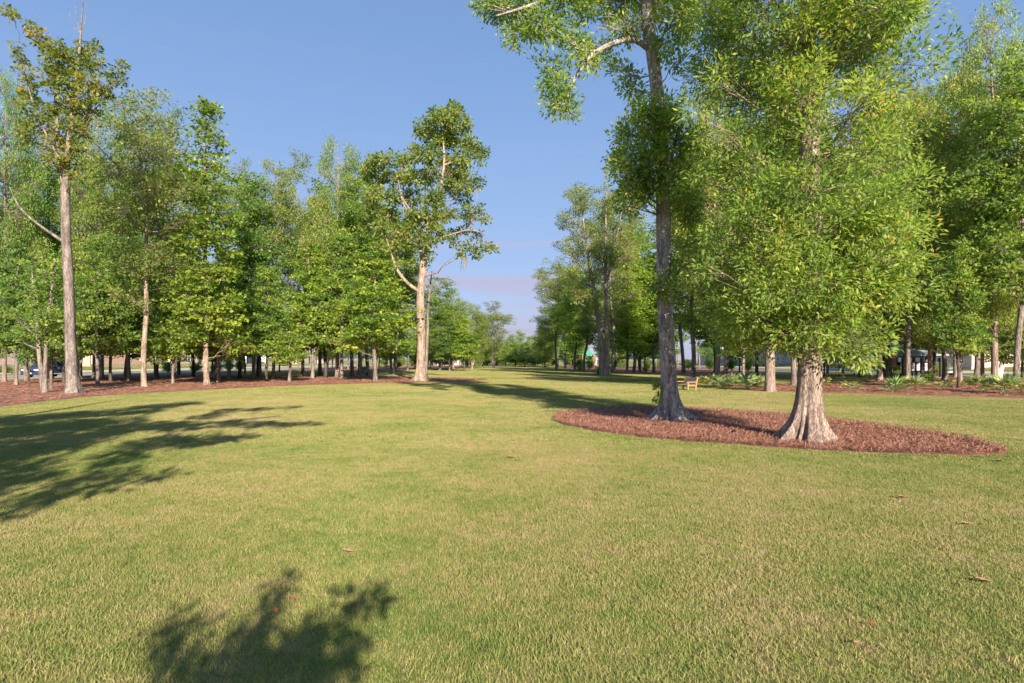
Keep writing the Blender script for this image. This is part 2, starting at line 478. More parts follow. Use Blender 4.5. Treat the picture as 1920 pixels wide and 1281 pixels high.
def bed_sheet(name, poly, mat, mound=0.05, step=None, z0=0.008):
    "a mulched bed: rim at z0, gently mounded and uneven inside"
    X = np.array([p[0] for p in poly]); Y = np.array([p[1] for p in poly])
    w = max(X.max() - X.min(), Y.max() - Y.min()); step = step or max(w / 90, 0.12)
    gx = np.arange(X.min(), X.max(), step); gy = np.arange(Y.min(), Y.max(), step)
    GX, GY = np.meshgrid(gx, gy); GX = GX.ravel(); GY = GY.ravel()
    jr = np.random.default_rng(5); GX = GX + jr.uniform(-.3, .3, GX.size) * step; GY = GY + jr.uniform(-.3, .3, GY.size) * step
    ok = inside(poly, GX, GY); GX, GY = GX[ok], GY[ok]
    d = edge_dist(poly, GX, GY); ok = d > step * .5; GX, GY, d = GX[ok], GY[ok], d[ok]
    from mathutils.geometry import delaunay_2d_cdt
    pts = [Vector(p) for p in poly] + [Vector((x, y)) for x, y in zip(GX, GY)]; n = len(poly)
    vs, _, fs, _, _, _ = delaunay_2d_cdt(pts, [], [list(range(n))], 1, 1e-4)
    A = np.array([[v.x, v.y] for v in vs]); dd = edge_dist(poly, A[:, 0], A[:, 1])
    Z = np.array([z0 + gz(x, y) + min(e / 0.8, 1) * (mound + 0.035 * mnoise.noise(Vector((x*2.2, y*2.2, 0))) + 0.02 * mnoise.noise(Vector((x*7, y*7, 3))))
                  for (x, y), e in zip(A, dd)])
    V = np.column_stack([A, Z])
    return tag(obj(name, np_mesh(name, V, None, [f for f in fs], [mat], True)), kind="structure")

bed_sheet("mulch_bed", ISLAND, M['straw'], 0.05)
bed_sheet("mulch_bed", BED_L, M['straw'], 0.06)
bed_sheet("mulch_bed", BED_R, M['straw'], 0.06)
bed_sheet("mulch_bed", FLOOR_L, M['straw'], 0.03)
bed_sheet("mulch_bed", FLOOR_R, M['straw'], 0.03)
bed_sheet("mulch_bed", RING, M['straw'], 0.03)

def rim(name, poly, w, z, mat, sel=lambda x, y: True):
    n = len(poly); V = []; Q = []
    cx = sum(p[0] for p in poly) / n; cy = sum(p[1] for p in poly) / n
    nr = []
    for i in range(n):
        a, b = poly[i - 1], poly[(i + 1) % n]; d = Vector((b[0]-a[0], b[1]-a[1])).normalized(); nv = Vector((-d.y, d.x))
        if nv.dot(Vector((cx - poly[i][0], cy - poly[i][1]))) < 0: nv = -nv
        nr.append(nv)
    for p, q in zip(poly, nr): V += [(p[0] - q.x*.03, p[1] - q.y*.03, z), (p[0] + q.x*w, p[1] + q.y*w, z)]
    for i in range(n):
        j = (i + 1) % n
        if sel(*poly[i]) and sel(*poly[j]): Q.append((2*i, 2*j, 2*j+1, 2*i+1))
    tag(obj(name, np_mesh(name, V, Q, mats=[mat])), kind="structure")
rim("soil_edge", ISLAND, 0.26, 0.032, M['soil'], lambda x, y: x > 5.5 and y > 10.2)

def strip(name, x0, x1, y0, y1, z, mat, step=6):
    ys_ = np.arange(y0, y1 + .1, step); V = []; Q = []
    for y in ys_: V += [(x0, y, gz(x0, y) + z), (x1, y, gz(x1, y) + z)]
    for i in range(len(ys_) - 1): Q.append((2*i, 2*i+1, 2*i+3, 2*i+2))
    return tag(obj(name, np_mesh(name, V, Q, mats=[mat])), kind="structure")
def kerb(x0, x1, y0, y1):
    b = MB(); b.box(x0, x1, y0, y1, -0.05, 0.12)
    tag(b.build("kerb", M['concrete'], bevel=0.02), kind="structure")
strip("road", -52, -45, -60, 214, 0.012, M['asphalt']); strip("road", 46, 53, -60, 214, 0.012, M['asphalt'])
for a, b_ in ((-52.2, -52.0), (-45.0, -44.8), (45.8, 46.0), (53.0, 53.2)): kerb(a, b_, -60, 214)
strip("pavement", -57.6, -56.2, -60, 214, 0.02, M['concrete']); strip("pavement", 56.2, 57.6, -60, 214, 0.02, M['concrete'])

# ------------------------------------------------------------------ grass: geometry-node scatter of small tufts, "stuff"
def tuft(name, R, n, h, w, seed, clump=True):
    g = np.random.default_rng(seed)
    rad = R * np.sqrt(g.random(n)) ; ang = g.random(n) * 2 * np.pi
    x = rad * np.cos(ang); y = rad * np.sin(ang)
    H = h * g.uniform(0.55, 1.25, n); W = w * g.uniform(0.7, 1.3, n)
    a = g.random(n) * 2 * np.pi; wx, wy = np.cos(a), np.sin(a)
    lean = g.uniform(0.1, 0.9, n) * H; la = g.random(n) * 2 * np.pi; lx, ly = lean*np.cos(la), lean*np.sin(la)
    z = np.zeros(n)
    v = np.empty((n, 5, 3))
    v[:,0] = np.stack([x - wx*W/2, y - wy*W/2, z], -1); v[:,1] = np.stack([x + wx*W/2, y + wy*W/2, z], -1)
    v[:,2] = np.stack([x + wx*W*.4 + lx*.35, y + wy*W*.4 + ly*.35, H*.6], -1); v[:,3] = np.stack([x - wx*W*.4 + lx*.35, y - wy*W*.4 + ly*.35, H*.6], -1)
    v[:,4] = np.stack([x + lx, y + ly, H * g.uniform(.8, 1, n)], -1)
    b = np.arange(n) * 5
    Q = np.stack([b, b+1, b+2, b+3], -1); T = np.stack([b+3, b+2, b+4], -1)
    t = np.repeat(np.clip(g.normal(.5, .28, n), -0.6, 1.6), 5)
    return bpy.data.objects.new(name, np_mesh(name, v.reshape(-1, 3), Q, T, [M['grass']], True, t))

def scatter(name, pts, scales, rots, tufts, label=None):
    "one point mesh; geometry nodes put a tuft on every point"
    me = bpy.data.meshes.new(name); me.vertices.add(len(pts)); me.vertices.foreach_set("co", np.asarray(pts, np.float32).ravel())
    for nm, arr in (("sc", scales), ("rz", rots)):
        at = me.attributes.new(nm, 'FLOAT', 'POINT'); at.data.foreach_set("value", np.asarray(arr, np.float32))
    o = obj(name, me); tag(o, label=label, kind="stuff")
    ng = bpy.data.node_groups.new(name, 'GeometryNodeTree')
    ng.interface.new_socket("Geometry", in_out='INPUT', socket_type='NodeSocketGeometry'); ng.interface.new_socket("Geometry", in_out='OUTPUT', socket_type='NodeSocketGeometry')
    n, l = ng.nodes, ng.links
    gi = n.new("NodeGroupInput"); go = n.new("NodeGroupOutput"); iop = n.new("GeometryNodeInstanceOnPoints")
    g2i = n.new("GeometryNodeGeometryToInstance")
    for t in tufts:
        oi = n.new("GeometryNodeObjectInfo"); oi.inputs["Object"].default_value = t; oi.inputs["As Instance"].default_value = True
        l.new(oi.outputs["Geometry"], g2i.inputs[0])
    l.new(gi.outputs[0], iop.inputs["Points"]); l.new(g2i.outputs[0], iop.inputs["Instance"])
    iop.inputs["Pick Instance"].default_value = True
    ri = n.new("FunctionNodeRandomValue"); ri.data_type = 'INT'
    for s_ in ri.inputs:
        if s_.type == 'INT' and s_.name == 'Max': s_.default_value = len(tufts) - 1
        if s_.type == 'INT' and s_.name == 'Min': s_.default_value = 0
    l.new([s_ for s_ in ri.outputs if s_.type == 'INT'][0], iop.inputs["Instance Index"])
    a1 = n.new("GeometryNodeInputNamedAttribute"); a1.data_type = 'FLOAT'; a1.inputs["Name"].default_value = "sc"
    a2 = n.new("GeometryNodeInputNamedAttribute"); a2.data_type = 'FLOAT'; a2.inputs["Name"].default_value = "rz"
    l.new(a1.outputs["Attribute"], iop.inputs["Scale"])
    cx_ = n.new("ShaderNodeCombineXYZ"); l.new(a2.outputs["Attribute"], cx_.inputs["Z"]); l.new(cx_.outputs[0], iop.inputs["Rotation"])
    l.new(iop.outputs[0], go.inputs[0])
    md = o.modifiers.new("scatter", 'NODES'); md.node_group = ng
    return o

def lawn_points(spacing, R, y0, y1, xl, xr, seed, wedge=True, thin=None):
    g = np.random.default_rng(seed)
    yy = np.arange(y0, y1, spacing * .87); out_ = []
    for k, y in enumerate(yy):
        half = y * .93 + 1.5 if wedge else 1e9
        a, b = max(xl, -half), min(xr, half)
        x = np.arange(a, b, spacing) + (k % 2) * spacing / 2
        out_.append(np.stack([x, np.full(x.shape, y)], -1))
    A = np.concatenate(out_); A += g.uniform(-.35, .35, A.shape) * spacing
    keep = np.ones(len(A), bool)
    for b in BEDS: keep &= ~(inside(b, A[:,0], A[:,1]) | (edge_dist(b, A[:,0], A[:,1]) < R * .9))
    keep &= ~((np.abs(np.abs(A[:,0]) - 49) < 4.9 + R)); keep &= ~((np.abs(np.abs(A[:,0]) - 56.9) < .8 + R))
    A = A[keep]
    if thin is not None: A = A[g.random(len(A)) < thin(A[:,1])]
    Z = np.array([gz(x, y) for x, y in A]) - 0.004
    return np.column_stack([A, Z]), g

T1 = [tuft("grass_tuft", 0.20, 280, 0.031, 0.0038, 11 + i) for i in range(5)]
T2 = [tuft("grass_tuft_mid", 0.45, 560, 0.034, 0.0080, 31 + i) for i in range(4)]
T3 = [tuft("grass_tuft_far", 1.20, 1300, 0.040, 0.024, 51 + i) for i in range(3)]
p, g = lawn_points(0.17, 0.20, 1.6, 11.0, -14, 14, 1)
scatter("lawn_grass_front", p, g.uniform(.75, 1.25, len(p)), g.uniform(0, 6.28, len(p)), T1)
p, g = lawn_points(0.36, 0.45, 10.6, 27.0, -26, 26, 2)
scatter("lawn_grass", p, g.uniform(.8, 1.2, len(p)), g.uniform(0, 6.28, len(p)), T2)
p, g = lawn_points(1.15, 1.20, 26.0, 206.0, -66, 66, 3)
scatter("lawn_grass_far", p, g.uniform(.85, 1.15, len(p)), g.uniform(0, 6.28, len(p)), T3)
# the blades that hang over the edges of the beds
ep = []
g = np.random.default_rng(9)
T0 = [tuft("grass_tuft_edge", 0.07, 46, 0.042, 0.0075, 71 + i) for i in range(3)]
for poly, far in ((ISLAND, 99), (BED_L, 60), (BED_R, 60)):
    n = len(poly)
    for i in range(n):
        a = Vector(poly[i]); b = Vector(poly[(i + 1) % n]); L = (b - a).length
        if max(a.y, b.y) < 8 or abs(a.x) > 34: continue
        nv = Vector((b.y - a.y, a.x - b.x)).normalized(); m_ = (a + b) / 2 + nv * .05
        if inside(poly, [m_.x], [m_.y])[0]: nv = -nv
        band_ = .55 if a.y > 17 else .45
        for k in range(int(L * band_ * 170) + 1):
            q = a.lerp(b, g.random()) + nv * (g.random() * band_ + .01 + .03 * math.sin(7 * (a.x + a.y)))
            ep.append((q.x, q.y, -0.004))
scatter("lawn_edge_grass", ep, g.uniform(.8, 1.3, len(ep)), g.uniform(0, 6.28, len(ep)), T0)

# ------------------------------------------------------------------ loose pine needles and bark on the mulch
def needles(name, poly, n, ln, wd, seed, ymin=-1e9, ymax=1e9):
    g = np.random.default_rng(seed); X = [p_[0] for p_ in poly]; Y = [p_[1] for p_ in poly]
    pts = np.empty((0, 2))
    while len(pts) < n:
        q = np.column_stack([g.uniform(min(X), max(X), n), g.uniform(max(min(Y), ymin), min(max(Y), ymax), n)])
        pts = np.concatenate([pts, q[inside(poly, q[:,0], q[:,1])]])
    pts = pts[:n]; a = g.random(n) * np.pi; L = ln * g.uniform(.5, 1.4, n); W = wd * g.uniform(.6, 1.6, n)
    z = .03 + .05 * g.random(n); dz = g.uniform(-.02, .035, n)
    dx, dy = np.cos(a) * L / 2, np.sin(a) * L / 2; wx, wy = -np.sin(a) * W / 2, np.cos(a) * W / 2
    v = np.empty((n, 4, 3)); x, y = pts[:,0], pts[:,1]
    v[:,0] = np.stack([x-dx-wx, y-dy-wy, z-dz], -1); v[:,1] = np.stack([x+dx-wx, y+dy-wy, z+dz], -1)
    v[:,2] = np.stack([x+dx+wx, y+dy+wy, z+dz+W*.3], -1); v[:,3] = np.stack([x-dx+wx, y-dy+wy, z-dz+W*.3], -1)
    v[:,:,2] += .035
    tag(obj(name, np_mesh(name, v.reshape(-1,3), np.arange(4*n).reshape(-1,4), None, [M['needle']], False, np.repeat(np.clip(g.normal(.5,.25,n),0,1),4))), kind="stuff")
needles("pine_needles", ISLAND, 60000, .09, .006, 4)
needles("pine_needles", BED_L, 26000, .26, .022, 5, 18, 62)
needles("pine_needles", BED_R, 16000, .24, .02, 6, 18, 58)

# ------------------------------------------------------------------ trees
def frames(D):
    "two vectors across each direction"
    ref = np.where(np.abs(D[..., 2:3]) < 0.9, np.array([0., 0., 1.]), np.array([1., 0., 0.]))
    A = np.cross(D, ref); A /= np.linalg.norm(A, axis=-1, keepdims=True) + 1e-9
    return A, np.cross(D, A)

def tubes(Pts, R, sides):
    "Pts (B,N,3), R (B,N) -> verts, quads of B tapering tubes"
    B, N, _ = Pts.shape
    D = np.gradient(Pts, axis=1); D /= np.linalg.norm(D, axis=-1, keepdims=True) + 1e-9
    A, C = frames(D)
    th = np.arange(sides) * 2 * np.pi / sides
    V = Pts[:, :, None] + R[:, :, None, None] * (np.cos(th)[None, None, :, None] * A[:, :, None] + np.sin(th)[None, None, :, None] * C[:, :, None])
    idx = np.arange(B * N * sides).reshape(B, N, sides)
    a = idx[:, :-1]; b = idx[:, 1:]
    Q = np.stack([a, np.roll(a, -1, 2), np.roll(b, -1, 2), b], -1).reshape(-1, 4)
    return V.reshape(-1, 3), Q

def interp_path(pts, n):
    pts = np.asarray(pts, float); z = np.concatenate([[0], np.cumsum(np.linalg.norm(np.diff(pts[:, :3], axis=0), axis=1))])
    t = np.linspace(0, z[-1], n)
    # smooth (Catmull-Rom like) by interpolating and averaging
    out_ = np.stack([np.interp(t, z, pts[:, k]) for k in range(pts.shape[1])], -1)
    for _ in range(2):
        m = out_.copy(); m[1:-1] = (out_[:-2] + 2 * out_[1:-1] + out_[2:]) / 4; out_ = m
    return out_

def trunk_geo(path, sides=10, rings=24, flare=0.0, fh=0.3, lobes=5, seed=0, rough=0.04):
    "path rows: x, y, z, radius"
    g = np.random.default_rng(seed)
    p = interp_path(path, rings)
    if flare > 0:      # extra rings near the ground for the root flare
        z0 = p[0, 2]; L = min(fh * 4, (path[-1][2] - z0) * .5)
        base = np.array([[np.interp(z0 + u, p[:, 2], p[:, k]) if k != 2 else z0 + u for k in range(4)] for u in np.linspace(0, L, 12) ** 1.0])
        p = np.concatenate([base, p[p[:, 2] > z0 + L + .1]])
    n = len(p); th = np.arange(sides) * 2 * np.pi / sides
    D = np.gradient(p[:, :3], axis=0); D /= np.linalg.norm(D, axis=1, keepdims=True)
    A = np.cross(np.array([0., 1., 0.]) + 0 * D, D); A /= np.linalg.norm(A, axis=1, keepdims=True); C = np.cross(D, A)
    h = p[:, 2] - p[0, 2]
    ph = g.random(4) * 6.28
    lob = 0.58 + 0.42 * np.cos(lobes * th + ph[0] + 1.2 * np.sin(2 * th + ph[1])) + 0.26 * np.cos((lobes * 2 + 1) * th + ph[2])
    Rr = p[:, 3][:, None] * (1 + rough * np.cos(3 * th[None] + h[:, None] * 1.3 + ph[3]) + rough * .8 * np.cos(7 * th[None] + ph[2]) + rough * g.normal(0, .5, (n, sides)))
    if flare > 0:
        Rr = Rr + flare * np.exp(-h / fh)[:, None] * np.clip(lob, .12, None)[None]
    V = p[:, None, :3] + Rr[..., None] * (np.cos(th)[None, :, None] * A[:, None] + np.sin(th)[None, :, None] * C[:, None])
    if flare > 0: V[0, :, 2] = p[0, 2] - .08
    idx = np.arange(n * sides).reshape(n, sides); a = idx[:-1]; b = idx[1:]
    Q = np.stack([a, np.roll(a, -1, 1), np.roll(b, -1, 1), b], -1).reshape(-1, 4)
    return V.reshape(-1, 3), Q, p

class Geo:
    def __init__(s): s.V = []; s.Q = []; s.n = 0
    def add(s, V, Q):
        s.V.append(V); s.Q.append(Q + s.n); s.n += len(V)
    def mesh(s, name, mat): return np_mesh(name, np.concatenate(s.V), np.concatenate(s.Q), mats=[mat], smooth=True)

def bez(a, b, c, n):
    t = np.linspace(0, 1, n)[:, None]
    return (1 - t) ** 2 * a + 2 * t * (1 - t) * b + t ** 2 * c

def grow(name_seed, axes, blobs, leaf, wood, leaf_len=.14, ratio=.5, dens=26, per=24, spray=.32, flat=.55, droop=.15, up=1.0,
         limb_r=.045, limb_rise=.35, twig_r=.008, shell=.42):
    """axes: list of trunk paths (n,4) that limbs spring from; blobs: rows x,y,z,rx,rz.
    Returns nothing; adds limbs and twigs to the Geo wood and leaves to the list leaf."""
    g = np.random.default_rng(name_seed)
    ax = np.concatenate(axes)
    for bx in blobs:
        c = np.array(bx[:3], float); rx, rz = bx[3], bx[4]
        # limb from the axis point that lies a bit below the clump
        dh = np.hypot(ax[:, 0] - c[0], ax[:, 1] - c[1]); cost = dh + np.abs((c[2] - limb_rise * dh * 1.2) - ax[:, 2]) * .8
        k = int(np.argmin(cost)); a = ax[k, :3]; d = np.linalg.norm(c - a)
        if d > .25:
            m = (a + c) / 2 + np.array([0, 0, -.12 * d if c[2] > a[2] else .1 * d]) + g.normal(0, .06 * d, 3)
            path = bez(a, m, c, 7); path[1:-1] += g.normal(0, .02 * d, (5, 3))
            r0 = min(ax[k, 3] * .6, limb_r * (.5 + .22 * d)); R = np.linspace(r0, r0 * .3, 7)[None]
            wood.add(*tubes(path[None], R, 6))
        else: path = np.repeat(c[None], 7, 0); r0 = twig_r * 2
        n = max(4, int(dens * rx * (rx + rz) * .5 * 2))
        u = g.normal(size=(n, 3)); u /= np.linalg.norm(u, axis=1, keepdims=True)
        rr = g.random(n) ** shell; sc = c + u * rr[:, None] * np.array([rx, rx, rz])
        # twigs
        st = path[g.integers(3, 7, n)]
        mid = (st + sc) / 2 + g.normal(0, .08, (n, 3)) * rx
        tw = np.stack([st, mid, sc], 1)
        wood.add(*tubes(tw, np.tile(np.array([twig_r * 1.6, twig_r, twig_r * .5]), (n, 1)), 3))
        tone = g.normal(.5, .16, n) + g.normal(0, .11)
        # leaves
        N = n * per; sid = np.repeat(np.arange(n), per)
        off = g.normal(size=(N, 3)); off /= np.linalg.norm(off, axis=1, keepdims=True); off *= (g.random(N) ** .5)[:, None] * spray
        off[:, 2] *= flat
        pos = sc[sid] + off
        out_ = off + (u * .5 * spray)[sid]; d_ = out_ / (np.linalg.norm(out_, axis=1, keepdims=True) + 1e-6) + g.normal(0, .45, (N, 3)); d_[:, 2] -= droop
        d_ /= np.linalg.norm(d_, axis=1, keepdims=True)
        nn = g.normal(0, .55, (N, 3)) + np.array([0, 0, up]) + .35 * u[sid]; s_ = np.cross(d_, nn); s_ /= np.linalg.norm(s_, axis=1, keepdims=True) + 1e-9
        n2 = np.cross(s_, d_)
        L = leaf_len * g.uniform(.6, 1.35, N)[:, None]; W = L * ratio * .5
        v = np.empty((N, 4, 3)); v[:, 0] = pos; v[:, 2] = pos + d_ * L
        v[:, 1] = pos + d_ * L * .45 + s_ * W + n2 * W * .25; v[:, 3] = pos + d_ * L * .45 - s_ * W + n2 * W * .25
        leaf.append((v.reshape(-1, 3), np.repeat(np.clip(tone[sid] + g.normal(0, .16, N), 0, 1), 4)))

def crown_mesh(name, leaf, mat):
    V = np.concatenate([a for a, _ in leaf]); t = np.concatenate([b for _, b in leaf])
    return np_mesh(name, V, np.arange(len(V)).reshape(-1, 4), None, [mat], False, t)

def make_tree(name, loc, wood, leaf, bark, leafmat, label, group=None, cat="tree"):
    t = empty(name, loc); tag(t, label, cat, group)
    obj("trunk", wood.mesh("trunk", bark), t)
    if leaf: obj("crown", crown_mesh("crown", leaf, leafmat), t)
    return t

def px_pts(rows, d, base, dy=None):
    "rows (px, py, radius) -> local path (x, y, z, r) at distance d, relative to the tree base"
    out_ = []
    for i, (px, py, r) in enumerate(rows):
        e = 0 if dy is None else dy[i]
        x = (px - 960) / F * (d + e); z = CAMH + (HOR - py) / F * (d + e)
        out_.append((x - base[0], d + e - base[1], z, r))
    return np.array(out_)

def px_blobs(rows, d, base, seed, spread, sc=1.0, flat=.85):
    "rows (px, py, radius px[, depth offset]) -> clumps"
    g = np.random.default_rng(seed); out_ = []
    for r in rows:
        e = r[3] if len(r) > 3 else g.uniform(-spread, spread)
        k = (d + e) / F
        out_.append(((r[0]-960)*k - base[0], d + e - base[1], CAMH + (HOR - r[1])*k, r[2]*k*sc, r[2]*k*sc*flat))
    return out_

# --- the broad oak on the island (nearest tree)
bx, by = P(1513, 831)
W = Geo(); L = []
tr = px_pts([(1513,831,.215),(1516,780,.215),(1519,700,.215),(1520,640,.21),(1522,560,.205),(1520,460,.20),(1516,340,.19),(1520,230,.18),(1518,150,.175)], by, (bx, by))
tr[0, 2] = 0
V, Q, p1 = trunk_geo(tr, 64, 44, .48, .31, 7, 3, .018); W.add(V, Q)
tr2 = px_pts([(1518,155,.165),(1512,60,.15),(1510,-60,.14),(1500,-250,.11),(1505,-480,.06),(1500,-620,.02)], by, (bx, by))
V, Q, p2 = trunk_geo(tr2, 14, 26, seed=4); W.add(V, Q)
tr3 = px_pts([(1518,200,.13),(1545,150,.12),(1575,90,.10),(1600,20,.085),(1640,-80,.06),(1660,-200,.03)], by, (bx, by), [0,-.1,-.3,-.4,-.4,-.4])
V, Q, p3 = trunk_geo(tr3, 12, 20, seed=5); W.add(V, Q)
g = np.random.default_rng(77); B = []
for z, R0, k in ((2.25,.95,8),(2.5,1.35,10),(2.75,1.6,10),(3.25,1.75,10),(3.8,1.8,10),(4.4,1.8,10),(5.0,1.8,10),(5.6,1.75,9),(6.2,1.7,9),(6.8,1.8,9),(7.4,2.0,9),(8.0,2.1,9),(8.7,2.1,9),(9.6,2.2,7),(10.6,2.4,7),(11.8,2.3,7),(13.0,2.0,6),(14.2,1.5,5),(15.3,.9,4)):
    for i in range(k):
        a = 2*math.pi*(i + g.uniform(-.35,.35))/k + z*1.7; rr = R0*g.uniform(.50,.97)
        if g.random() < .10: continue
        s = g.uniform(.48,.78) if z < 8.5 else g.uniform(.7,1.0)
        B.append((rr*math.cos(a), rr*math.sin(a), z + g.uniform(-.3,.3), s, s*.72))
B += px_blobs([(1515,270,26,-1.3),(1500,330,22,-1.3),(1530,230,22,-1.2),(1520,440,26,-1.4),(1505,180,22,-1.1),(1525,110,20,-1.0),(1500,30,24,-1.0),(1560,20,24,-.9),(1590,60,22,-.8),(1330,500,30),(1345,420,34),(1310,330,34),(1325,250,34),(1300,200,24),(1690,360,30),(1700,300,26),(1690,440,22),(1650,60,30),(1700,45,22),(1725,20,14),(1660,110,24),(1640,170,30),(1690,230,26),(1545,120,16,-.5),(1500,90,18,-.5),(1560,60,20,-.6),(1520,30,20,-.5),(1585,150,20,-.6),(1480,150,24,-.5),(1450,60,34,-.3),(1400,30,34),(1370,80,34),(1350,150,34),(1420,120,30),(1600,90,24,-.3),(1620,10,26),(1560,0,24,-.3),(1385,10,30),(1545,190,18,-.5)], by, (bx, by), 3, .9)
grow(1, [p1[14:], p2, p3], B, L, W, leaf_len=.100, ratio=.34, dens=34, per=34, spray=.27, flat=.8, droop=.05, up=.7, limb_r=.016, twig_r=.005)
oak = make_tree("oak_tree", (bx, by, 0), W, L, M['bark_oak'], M['leaf_oak'], "broad leafy oak with a flared pale trunk, the fuller tree on the mulch island", cat="tree")

# --- the tall bare-trunked tree on the island
bx, by = P(1255, 791)
W = Geo(); L = []
tr = px_pts([(1257,791,.205),(1253,700,.205),(1250,640,.20),(1246,560,.195),(1245,480,.19),(1243,380,.185),(1241,300,.175),(1236,200,.17),(1226,120,.16),(1214,40,.155)], by, (bx, by))
tr[0, 2] = 0
V, Q, p1 = trunk_geo(tr, 60, 46, .66, .25, 6, 8, .022); W.add(V, Q)
tr2 = px_pts([(1214,45,.15),(1208,-60,.13),(1200,-180,.10),(1210,-330,.05),(1205,-400,.02)], by, (bx, by)); V, Q, p2 = trunk_geo(tr2, 12, 20, seed=4); W.add(V, Q)
tr3 = px_pts([(1226,100,.09),(1190,70,.075),(1150,80,.065),(1110,100,.055),(1080,140,.045),(1060,190,.03)], by, (bx, by), [0,-.2,-.4,-.5,-.6,-.6]); V, Q, p3 = trunk_geo(tr3, 8, 18, seed=6); W.add(V, Q)
tr4 = px_pts([(1212,0,.09),(1160,-40,.08),(1080,-30,.06),(1000,10,.045),(930,30,.02)], by, (bx, by), [0,-.3,-.6,-.9,-1.1]); V, Q, p4 = trunk_geo(tr4, 8, 18, seed=7); W.add(V, Q)
tr5 = px_pts([(1243,330,.06),(1262,290,.05),(1272,240,.03)], by, (bx, by), [0,-.3,-.5]); V, Q, p5 = trunk_geo(tr5, 8, 10, seed=7); W.add(V, Q)
rows = [(915,12,26),(945,25,34),(985,30,34),(975,70,22),(1015,45,30),(1045,60,26),(1030,130,24),(1048,160,28),(1060,195,24),(1070,220,14),(1035,200,16),(1100,115,24),(1080,90,28),
        (1125,90,22),(1170,140,26),(1190,170,18),(1165,60,22),(1195,40,24),(1230,10,34),(1270,25,34),(1285,60,24),(1250,80,26),(1295,30,20),(1265,115,18),
        (1100,10,34),(1150,-5,40),(1060,-10,40),(1200,-70,70),(1120,-90,60),(1020,-50,46),(1290,-50,50),(1260,-150,70),(1170,-190,70),(1210,-290,60),(1210,-380,40),
        (1190,205,20),(1200,240,26),(1180,290,30),(1165,325,22),(1215,300,26,-.7),(1225,345,26,-.7),(1195,350,30),(1180,385,20),(1262,215,28),(1275,260,30),(1290,315,30),(1285,365,28),
        (1262,300,22,.8),(1255,345,20,-.8),(1300,400,26),(1310,450,26),(1296,490,26),(1300,530,20),(1250,240,22,-.8),
        (1243,535,13,-.35),(1258,548,12,-.4),(1250,515,10,-.4)]
rows += [(1170,250,24),(1205,215,24),(1160,300,22),(1190,330,26),(1215,270,26,-.6),(1225,320,24,-.8),(1230,285,22,-.8),(1210,370,22,-.4),(1270,330,26),(1280,380,26),(1300,350,26),(1300,270,28),(1245,200,22,-.6),(1225,230,24,-.8),(1180,360,20),(1265,400,20,.8)]
grow(2, [p1[18:], p2, p3, p4, p5], px_blobs(rows, by, (bx, by), 5, 1.1, 1.12), L, W, leaf_len=.125, ratio=.40, dens=44, per=34, spray=.28, flat=.85, droop=.1, up=.7, limb_r=.03, twig_r=.007)
# bare pinkish twigs in the upper crown
g = np.random.default_rng(3); c0 = px_pts([(1175,60,.01)], by - .4, (bx, by))[0, :3]
for _ in range(26):
    d = g.normal(0, 1, 3); d[2] = abs(d[2]) * .3 - .1; d /= np.linalg.norm(d); e = c0 + d * g.uniform(.5, 1.1)
    W.add(*tubes(bez(c0, (c0 + e) / 2 + g.normal(0, .12, 3), e, 5)[None], np.linspace(.012, .004, 5)[None], 3))
isl = make_tree("tall_tree", (bx, by, 0), W, L, M['bark_island'], M['leaf_oak'], "tall grey-barked tree leaning over the far side of the mulch island, its long trunk bare", cat="tree")
Ls = []; Ws = Geo(); grow(12, [np.array([[-.33, -.1, .45, .02], [-.31, -.1, .8, .02]])], [(-.36, -.12, .62, .1, .14), (-.34, -.1, .86, .1, .13), (-.4, -.1, 1.05, .06, .1)], Ls, Ws, .07, .4, 900, 8, .06)
for a_, b__ in Ls: a_[:] = a_
so = obj("sprout", crown_mesh("sprout", Ls, M['leaf_yellow']), isl)

# --- the tall pale-trunked tree by the lawn's narrowing
bx, by = P(788, 716)
W = Geo(); L = []
def cp(rows, dy=None): return px_pts(rows, by, (bx, by), dy)
tr = cp([(789,716,.34),(789,680,.32),(790,640,.325),(789,600,.31),(788,560,.30),(791,520,.28),(795,480,.27)]); tr[0, 2] = 0
V, Q, p1 = trunk_geo(tr, 30, 30, .62, .45, 6, 12, .03); W.add(V, Q)
axs = [p1]
for k, (rows, dy) in enumerate([([(793,490,.17),(786,460,.15),(783,435,.13),(772,415,.10),(755,380,.07),(745,330,.04)], None),
        ([(796,485,.20),(803,450,.17),(812,415,.15),(824,370,.14),(830,330,.12),(834,300,.09),(830,260,.06),(840,215,.03)], None),
        ([(805,445,.09),(800,400,.08),(797,350,.06),(800,290,.04),(812,240,.02)], [0,.3,.6,.8,1]),
        ([(789,548,.15),(770,537,.13),(755,522,.12),(742,503,.11),(735,480,.08),(722,440,.05),(712,400,.03)], [0,-.2,-.3,-.4,-.4,-.4,-.4]),
        ([(800,465,.10),(815,450,.09),(845,440,.07),(880,430,.05),(915,440,.02)], None),
        ([(832,310,.07),(860,300,.05),(895,285,.02)], None), ([(800,440,.08),(770,395,.07),(740,350,.05),(705,325,.03)], [0,.5,.9,1.2])]):
    V, Q, p_ = trunk_geo(cp(rows, dy), 9, 20, seed=20 + k, rough=.06); W.add(V, Q); axs.append(p_)
